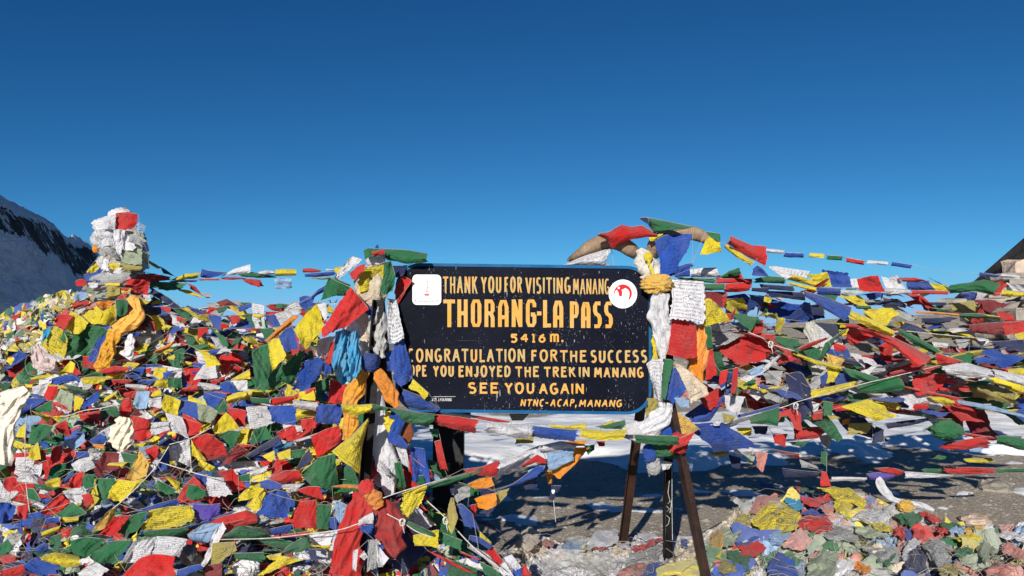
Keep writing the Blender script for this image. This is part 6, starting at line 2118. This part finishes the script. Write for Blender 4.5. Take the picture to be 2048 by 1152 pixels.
# behind the post and under the board
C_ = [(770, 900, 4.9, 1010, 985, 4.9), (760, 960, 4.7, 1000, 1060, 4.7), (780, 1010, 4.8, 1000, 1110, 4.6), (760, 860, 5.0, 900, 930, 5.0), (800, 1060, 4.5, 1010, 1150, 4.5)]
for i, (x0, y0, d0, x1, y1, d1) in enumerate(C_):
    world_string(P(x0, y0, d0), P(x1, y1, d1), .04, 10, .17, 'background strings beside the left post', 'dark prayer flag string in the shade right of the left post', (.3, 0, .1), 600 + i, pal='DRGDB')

# the white skull print of the dangling navy flag
c = P(*tpx('I', '806,600'), 4.55)
sk = [(0, .012), (.008, .010), (.010, .002), (.006, -.004), (.005, -.011), (-.005, -.011), (-.006, -.004), (-.010, .002), (-.008, .010)]
V = [(c[0] + x, c[1], c[2] + z) for x, z in sk] + [(c[0] + x, c[1] + .001, c[2] + z) for x, z in sk]
n_ = len(sk)
tag(link('skull_patch', mesh_np('skull_patch', np.array(V), [tuple(range(n_)), tuple(range(2 * n_ - 1, n_ - 1, -1))] + [(i, n_ + i, n_ + (i + 1) % n_, (i + 1) % n_) for i in range(n_)], smooth=False), m_white),
    'small white skull mark on the dangling navy flag', 'emblem')

# ------------------------------------------------------------------ single cloths lying on the heap, each its own thing
LOOSE = r'''
K P 310,455 350,370 400,350 480,340 / 320,470 420,440 505,385 | crumpled brick-red rag behind the left shoulder of the big yellow flag
K Yp 310,500 420,400 530,385 635,480 / 385,570 430,592 612,572 | biggest printed yellow flag draped over the left of the rag heap
K U 212,520 240,462 310,462 / 235,550 300,545 | ruffled olive scrap at the left end of the rag heap
K T 530,370 632,360 / 572,430 655,452 | turquoise blue rag tucked behind the big yellow flag
K R 635,370 720,360 825,350 / 650,412 740,420 825,392 | flat red rag right of the turquoise one
K Yp 740,312 850,288 950,312 1055,378 / 790,330 900,392 1040,422 | wide yellow flag arched over the back of the rag heap
K Y 838,388 900,362 962,360 / 850,430 900,480 950,508 | lime-yellow flag hanging below the arched one
K P 748,415 830,402 / 800,470 862,485 | faded pink rag between the red and lime-yellow cloths
K B 640,450 700,440 785,465 / 650,465 720,478 780,478 | thin dark blue strip behind the large red cloth
K R 612,500 700,470 770,480 842,520 / 630,560 760,592 832,562 | large dull red cloth right of the biggest yellow flag
K Wp 985,432 1080,440 1195,450 / 958,512 1080,530 1200,542 | white printed square lying open on top of the heap
K Yp 1000,500 1090,510 1190,540 / 1080,548 1150,575 1225,590 | crumpled yellow flag just under the white printed square
K S 960,540 1060,545 1170,600 / 1000,602 1100,622 1222,608 | grey-green cloth below the crumpled yellow flag
K Kp 858,530 920,560 995,602 / 778,610 880,640 1002,655 | grey printed cloth left of the grey-green one
K L 455,565 500,542 565,542 / 432,650 500,672 572,592 | pale blue cloth under the biggest yellow flag
K P 560,600 640,560 702,622 / 520,672 600,702 690,682 | shiny pink and red satin cloth in front of the large red one
K R 252,680 310,638 372,640 / 262,730 330,745 422,690 | red rag with a green patch low at the left of the heap
K B 230,655 300,635 372,600 / 232,670 300,655 370,618 | dark blue strip above the red rag with green patch
K A 62,592 110,575 152,570 / 70,662 100,680 132,740 | orange-yellow cloth beside the rusty leg
K S 670,650 740,628 / 680,722 782,692 | lime green scrap below the shiny pink satin
K B 430,760 490,710 592,752 / 428,870 520,890 622,860 | rounded royal blue cloth at the bottom edge
K S 690,752 780,700 882,712 / 668,870 760,880 852,865 | large sage-blue printed cloth at the bottom edge
K W 850,772 960,730 1002,745 / 830,870 930,860 | satin white cloth right of the sage-blue one
K O 958,792 1010,765 1082,800 / 980,825 1030,842 1080,840 | bright orange rosette of cloth near the bottom edge
K Kp 1000,682 1160,660 1272,702 / 1050,710 1150,760 1252,792 | grey printed flag trailing across the middle of the heap
K D 1310,722 1362,660 1432,722 / 1288,835 1360,850 1432,835 | dark blue bundle of cloth in the lower right of the heap
K W 1352,600 1300,670 1272,700 / 1395,640 1350,700 1290,765 | pale twisted cloth above the dark blue bundle
K Kp 1400,642 1490,625 1585,662 / 1450,742 1500,812 1582,780 | large grey flag with printed lines right of the dark blue bundle
K R 1370,460 1460,460 1522,500 / 1400,480 1460,510 1520,530 | narrow red rag at the right shoulder of the heap
K G 1230,480 1320,450 1400,462 / 1280,540 1340,550 1400,520 | dark green cloth under the small orange knot
K G 1525,512 1640,532 / 1530,560 1662,560 | faded green flag at the back right of the heap
K R 1500,552 1572,545 / 1508,592 1572,590 | brick-red square in the row at the back right
K L 1578,552 1670,545 / 1580,590 1672,592 | faded blue square next to the brick-red one
K A 1672,548 1795,540 / 1678,605 1795,602 | golden yellow flag at the right end of the row
K Sp 1740,662 1820,640 1872,712 / 1790,785 1850,752 | pale yellow-green flag standing up at the right
K P 1910,662 1970,650 2060,702 / 1920,722 2060,762 | dusty pink cloth at the right edge
K P 1800,832 1900,770 2000,800 / 1820,880 1930,870 | brownish pink cloth in the lower right corner
K W 1830,602 1900,580 2060,590 / 1900,622 2060,640 | white cloth band at the right edge of the heap
K G 1600,692 1712,682 / 1620,742 1742,722 | mid-green scrap right of the large grey printed flag
K Up 1500,800 1620,770 / 1520,850 1640,850 | olive printed scrap at the bottom right of the heap
K R 1230,552 1300,545 / 1230,600 1300,630 | red scrap in the dark tangle at the centre of the heap
K B 1290,552 1340,560 / 1290,610 1330,640 | small blue scrap beside it at the centre of the heap
K R 1340,560 1420,562 / 1350,620 1420,622 | red and blue scrap above the pale twisted cloth
K Y 1660,600 1790,600 / 1600,632 1760,640 | thin yellow cloth under the golden flag
K G 1150,700 1240,720 / 1100,760 1200,800 | dark teal scrap under the trailing grey flag
K R 640,290 560,300 / 640,325 560,325 | small red scrap lying on the gravel behind the heap
K G 635,300 720,295 / 640,330 720,330 | small green scrap lying on the gravel behind the heap
K B 375,262 460,290 / 380,290 460,312 | small blue cloth lying on the gravel at the back
K W 470,280 600,300 / 470,300 560,322 | small white cloth lying on the gravel at the back
N C 152,290 200,232 260,225 330,255 / 190,425 250,405 322,335 | cream and tan rag heaped at the left end of the pale litter
N P 330,335 380,320 445,352 / 358,382 400,385 452,375 | small peach rag on the gravel left of the blue-grey plastic
N L 480,372 580,320 692,330 / 560,430 600,440 642,432 | faded blue cloth under clear plastic
N W 720,320 770,262 850,240 975,250 / 712,400 850,392 965,362 | fluffy white cloth behind the foot of the left leg
N S 642,425 720,372 / 652,442 722,402 | pale green scrap left of the fluffy white cloth
N R 760,390 860,390 / 762,405 880,402 | thin red strip under the fluffy white cloth
N W 940,340 990,380 1080,440 / 960,330 1020,360 1060,332 | white cloth caught round the foot of the left leg
N R 1085,375 1200,350 1335,298 / 1090,432 1200,402 1330,320 | twisted bright red scarf between the left and middle legs
N P 1022,542 1120,510 1262,500 / 940,620 1050,640 1172,612 | pink cloth in front of the clear plastic at the bottom edge
N C 1180,482 1242,450 / 1190,520 1252,500 | small cream triangle left of the middle leg
N B 1250,510 1320,505 1402,520 / 1165,560 1150,640 1270,640 | blue cloth under the big yellow one at the bottom edge
N Y 1275,560 1400,520 1600,450 / 1280,640 1450,620 1650,640 | big bright yellow cloth lying at the feet of the tripod
N Y 1720,360 1830,402 / 1700,460 1800,485 | golden yellow cloth just right of the rusty leg
N W 1120,275 1200,262 1330,300 / 1130,320 1230,330 1330,340 | white cloth behind the red scarf
N B 1480,320 1540,325 / 1485,375 1530,382 | small blue rag behind the rusty leg
N G 1842,400 1940,420 2048,442 / 1900,520 1970,560 2040,602 | green cloth lying right of the rusty leg
N S 1780,330 1880,270 2000,242 / 1850,392 1880,380 1920,350 | pale sage cloth at the back right of the legs
N U 1912,175 1980,130 2048,132 / 1935,215 2000,222 2048,205 | olive ruffled cloth at the back right of the legs
N R 1962,382 2060,352 / 1990,452 2060,465 | brick-red cloth right of the green one
N K 1060,442 1200,400 1335,372 / 1020,532 1150,540 1292,512 | tan and grey printed cloth before the red scarf
N U 1800,480 1930,500 / 1790,600 1940,600 | olive net-like cloth at the bottom right of the rusty leg
'''
seed = 5000
for ln in LOOSE.strip().splitlines():
    body, lab = ln.split('|'); a, b = body.split('/')
    tok = a.split(); tile, code = tok[0], tok[1]
    top = [tpx(tile, s) for s in tok[2:]]; bot = [tpx(tile, s) for s in b.split()]
    seed += 1
    n = 24
    A, B = resample(top, n + 1), resample(bot, n + 1)
    Vv, Uu = np.mgrid[0:n + 1, 0:n + 1] / n
    rr = random.Random(seed)
    X = A[None, :, 0] * (1 - Vv) + B[None, :, 0] * Vv + np.sin(Vv * rr.uniform(6, 12) + seed) * 2.0 + np.sin(Vv * rr.uniform(18, 30) + seed + Uu * 5) * 1.0
    Z = A[None, :, 1] * (1 - Vv) + B[None, :, 1] * Vv + np.sin(Uu * rr.uniform(6, 12) + seed) * 2.2 + np.sin(Uu * rr.uniform(18, 30) + seed + Vv * 4) * 1.1
    w = A[-1, 0] - A[0, 0]; hh = abs(B[n // 2, 1] - A[n // 2, 1]) + 1
    Y0 = np.array([[Yheap(x, max(z, heap_top(x) - 25)) for x, z in zip(xr, zr)] for xr, zr in zip(X, Z)])
    if top[0][1] < 985 and top[0][0] < 1610 and 'gravel' in lab: Y0 = EYE * F_PX / (Z - 680) - .05
    size = math.sqrt(abs(w) * hh) * 5.2 / F_PX
    dome = np.sin(np.pi * Uu) ** .6 * np.sin(np.pi * np.clip(Vv + .08, 0, 1)) ** .6
    Yv = Y0 - .13 - dome * size * .16 + folds(Uu, Vv, seed, size * .36, 4)
    W = Parr(X, Z, Yv)
    pos = W.mean((0, 1))
    me = mesh_np('loose_cloth', W.reshape(-1, 3) - pos, grid_faces(n, n), grid_uv(n, n))
    o = bpy.data.objects.new('loose_cloth', me); COL.objects.link(o); o.location = [float(q) for q in pos]
    me.materials.append(SATIN if 'satin' in lab or 'bright yellow' in lab else CLOTH)
    o.color = dye(code[0], .9 if code.endswith('p') else .15)
    tag(o, lab.strip(), 'cloth', 'cloths lying on the rag heap')

# clear plastic sheets in the pale litter
m_plastic, nt, out = mat_new('dusty_plastic')
g = N(nt); tc = g.n('ShaderNodeTexCoord'); ob = tc.outputs['Object']
tr = g.n('ShaderNodeBsdfTransparent')
bs = g.pbsdf((0.55, 0.55, 0.53, 1), 0.3, g.bump(g.noise(ob, 30, 4, .7, 1.0), 1.0, .02)); bs.node.inputs['Specular IOR Level'].default_value = .6
mx = g.n('ShaderNodeMixShader')
nt.links.new(g.ramp(g.noise(ob, 12, 4, .7), [(.35, .25), (.65, .7)]), mx.inputs[0]); nt.links.new(tr.outputs[0], mx.inputs[1]); nt.links.new(bs, mx.inputs[2]); nt.links.new(mx.outputs[0], out.inputs[0])
for tile, top, bot, lab in (('N', '340,470 500,400 700,410', '400,560 500,570 640,520', 'wrinkled clear plastic over the pale rags at the bottom centre'),
                            ('N', '640,460 850,425 1000,480', '500,610 700,620 900,600', 'large dusty clear plastic bag left of the tripod feet'),
                            ('N', '550,320 630,290 705,300', '560,372 620,430 705,372', 'small clear plastic scrap behind the faded blue cloth')):
    top = [tpx(tile, s) for s in top.split()]; bot = [tpx(tile, s) for s in bot.split()]
    v, f, uv, e = cloth_px(top, bot, lambda a, b: Yheap(a, b) - .17, len(lab), 24, 1.4)
    tag(link('plastic_sheet', mesh_np('plastic_sheet', v, f, uv), m_plastic), lab, 'plastic sheet', 'plastic sheets in the litter')

lone(scarf('K', [(1128, 232, 9), (1142, 280, 26), (1175, 330, 28), (1215, 372, 18), (1300, 395, 15), (1400, 415, 20), (1480, 445, 9)], 5.65, 'W', None, 'scarf', 91, 2, ink=0, depth=.35), 'white scarf standing up stiffly at the back of the rag heap and trailing right', 'scarf')
lone(bundle('K', 1300, 420, 48, 34, 5.45, 'A', None, 'wrapped_bundle', 92, crump=2.5), 'small crumpled orange-yellow knot on the right shoulder of the rag heap', 'cloth bundle')
lone(bundle('J', 1560, 665, 95, 50, 5.28, 'G', None, 'wrapped_bundle', 93, crump=1.6), 'puffed bright green bundle tied in the string above the snow', 'cloth bundle')
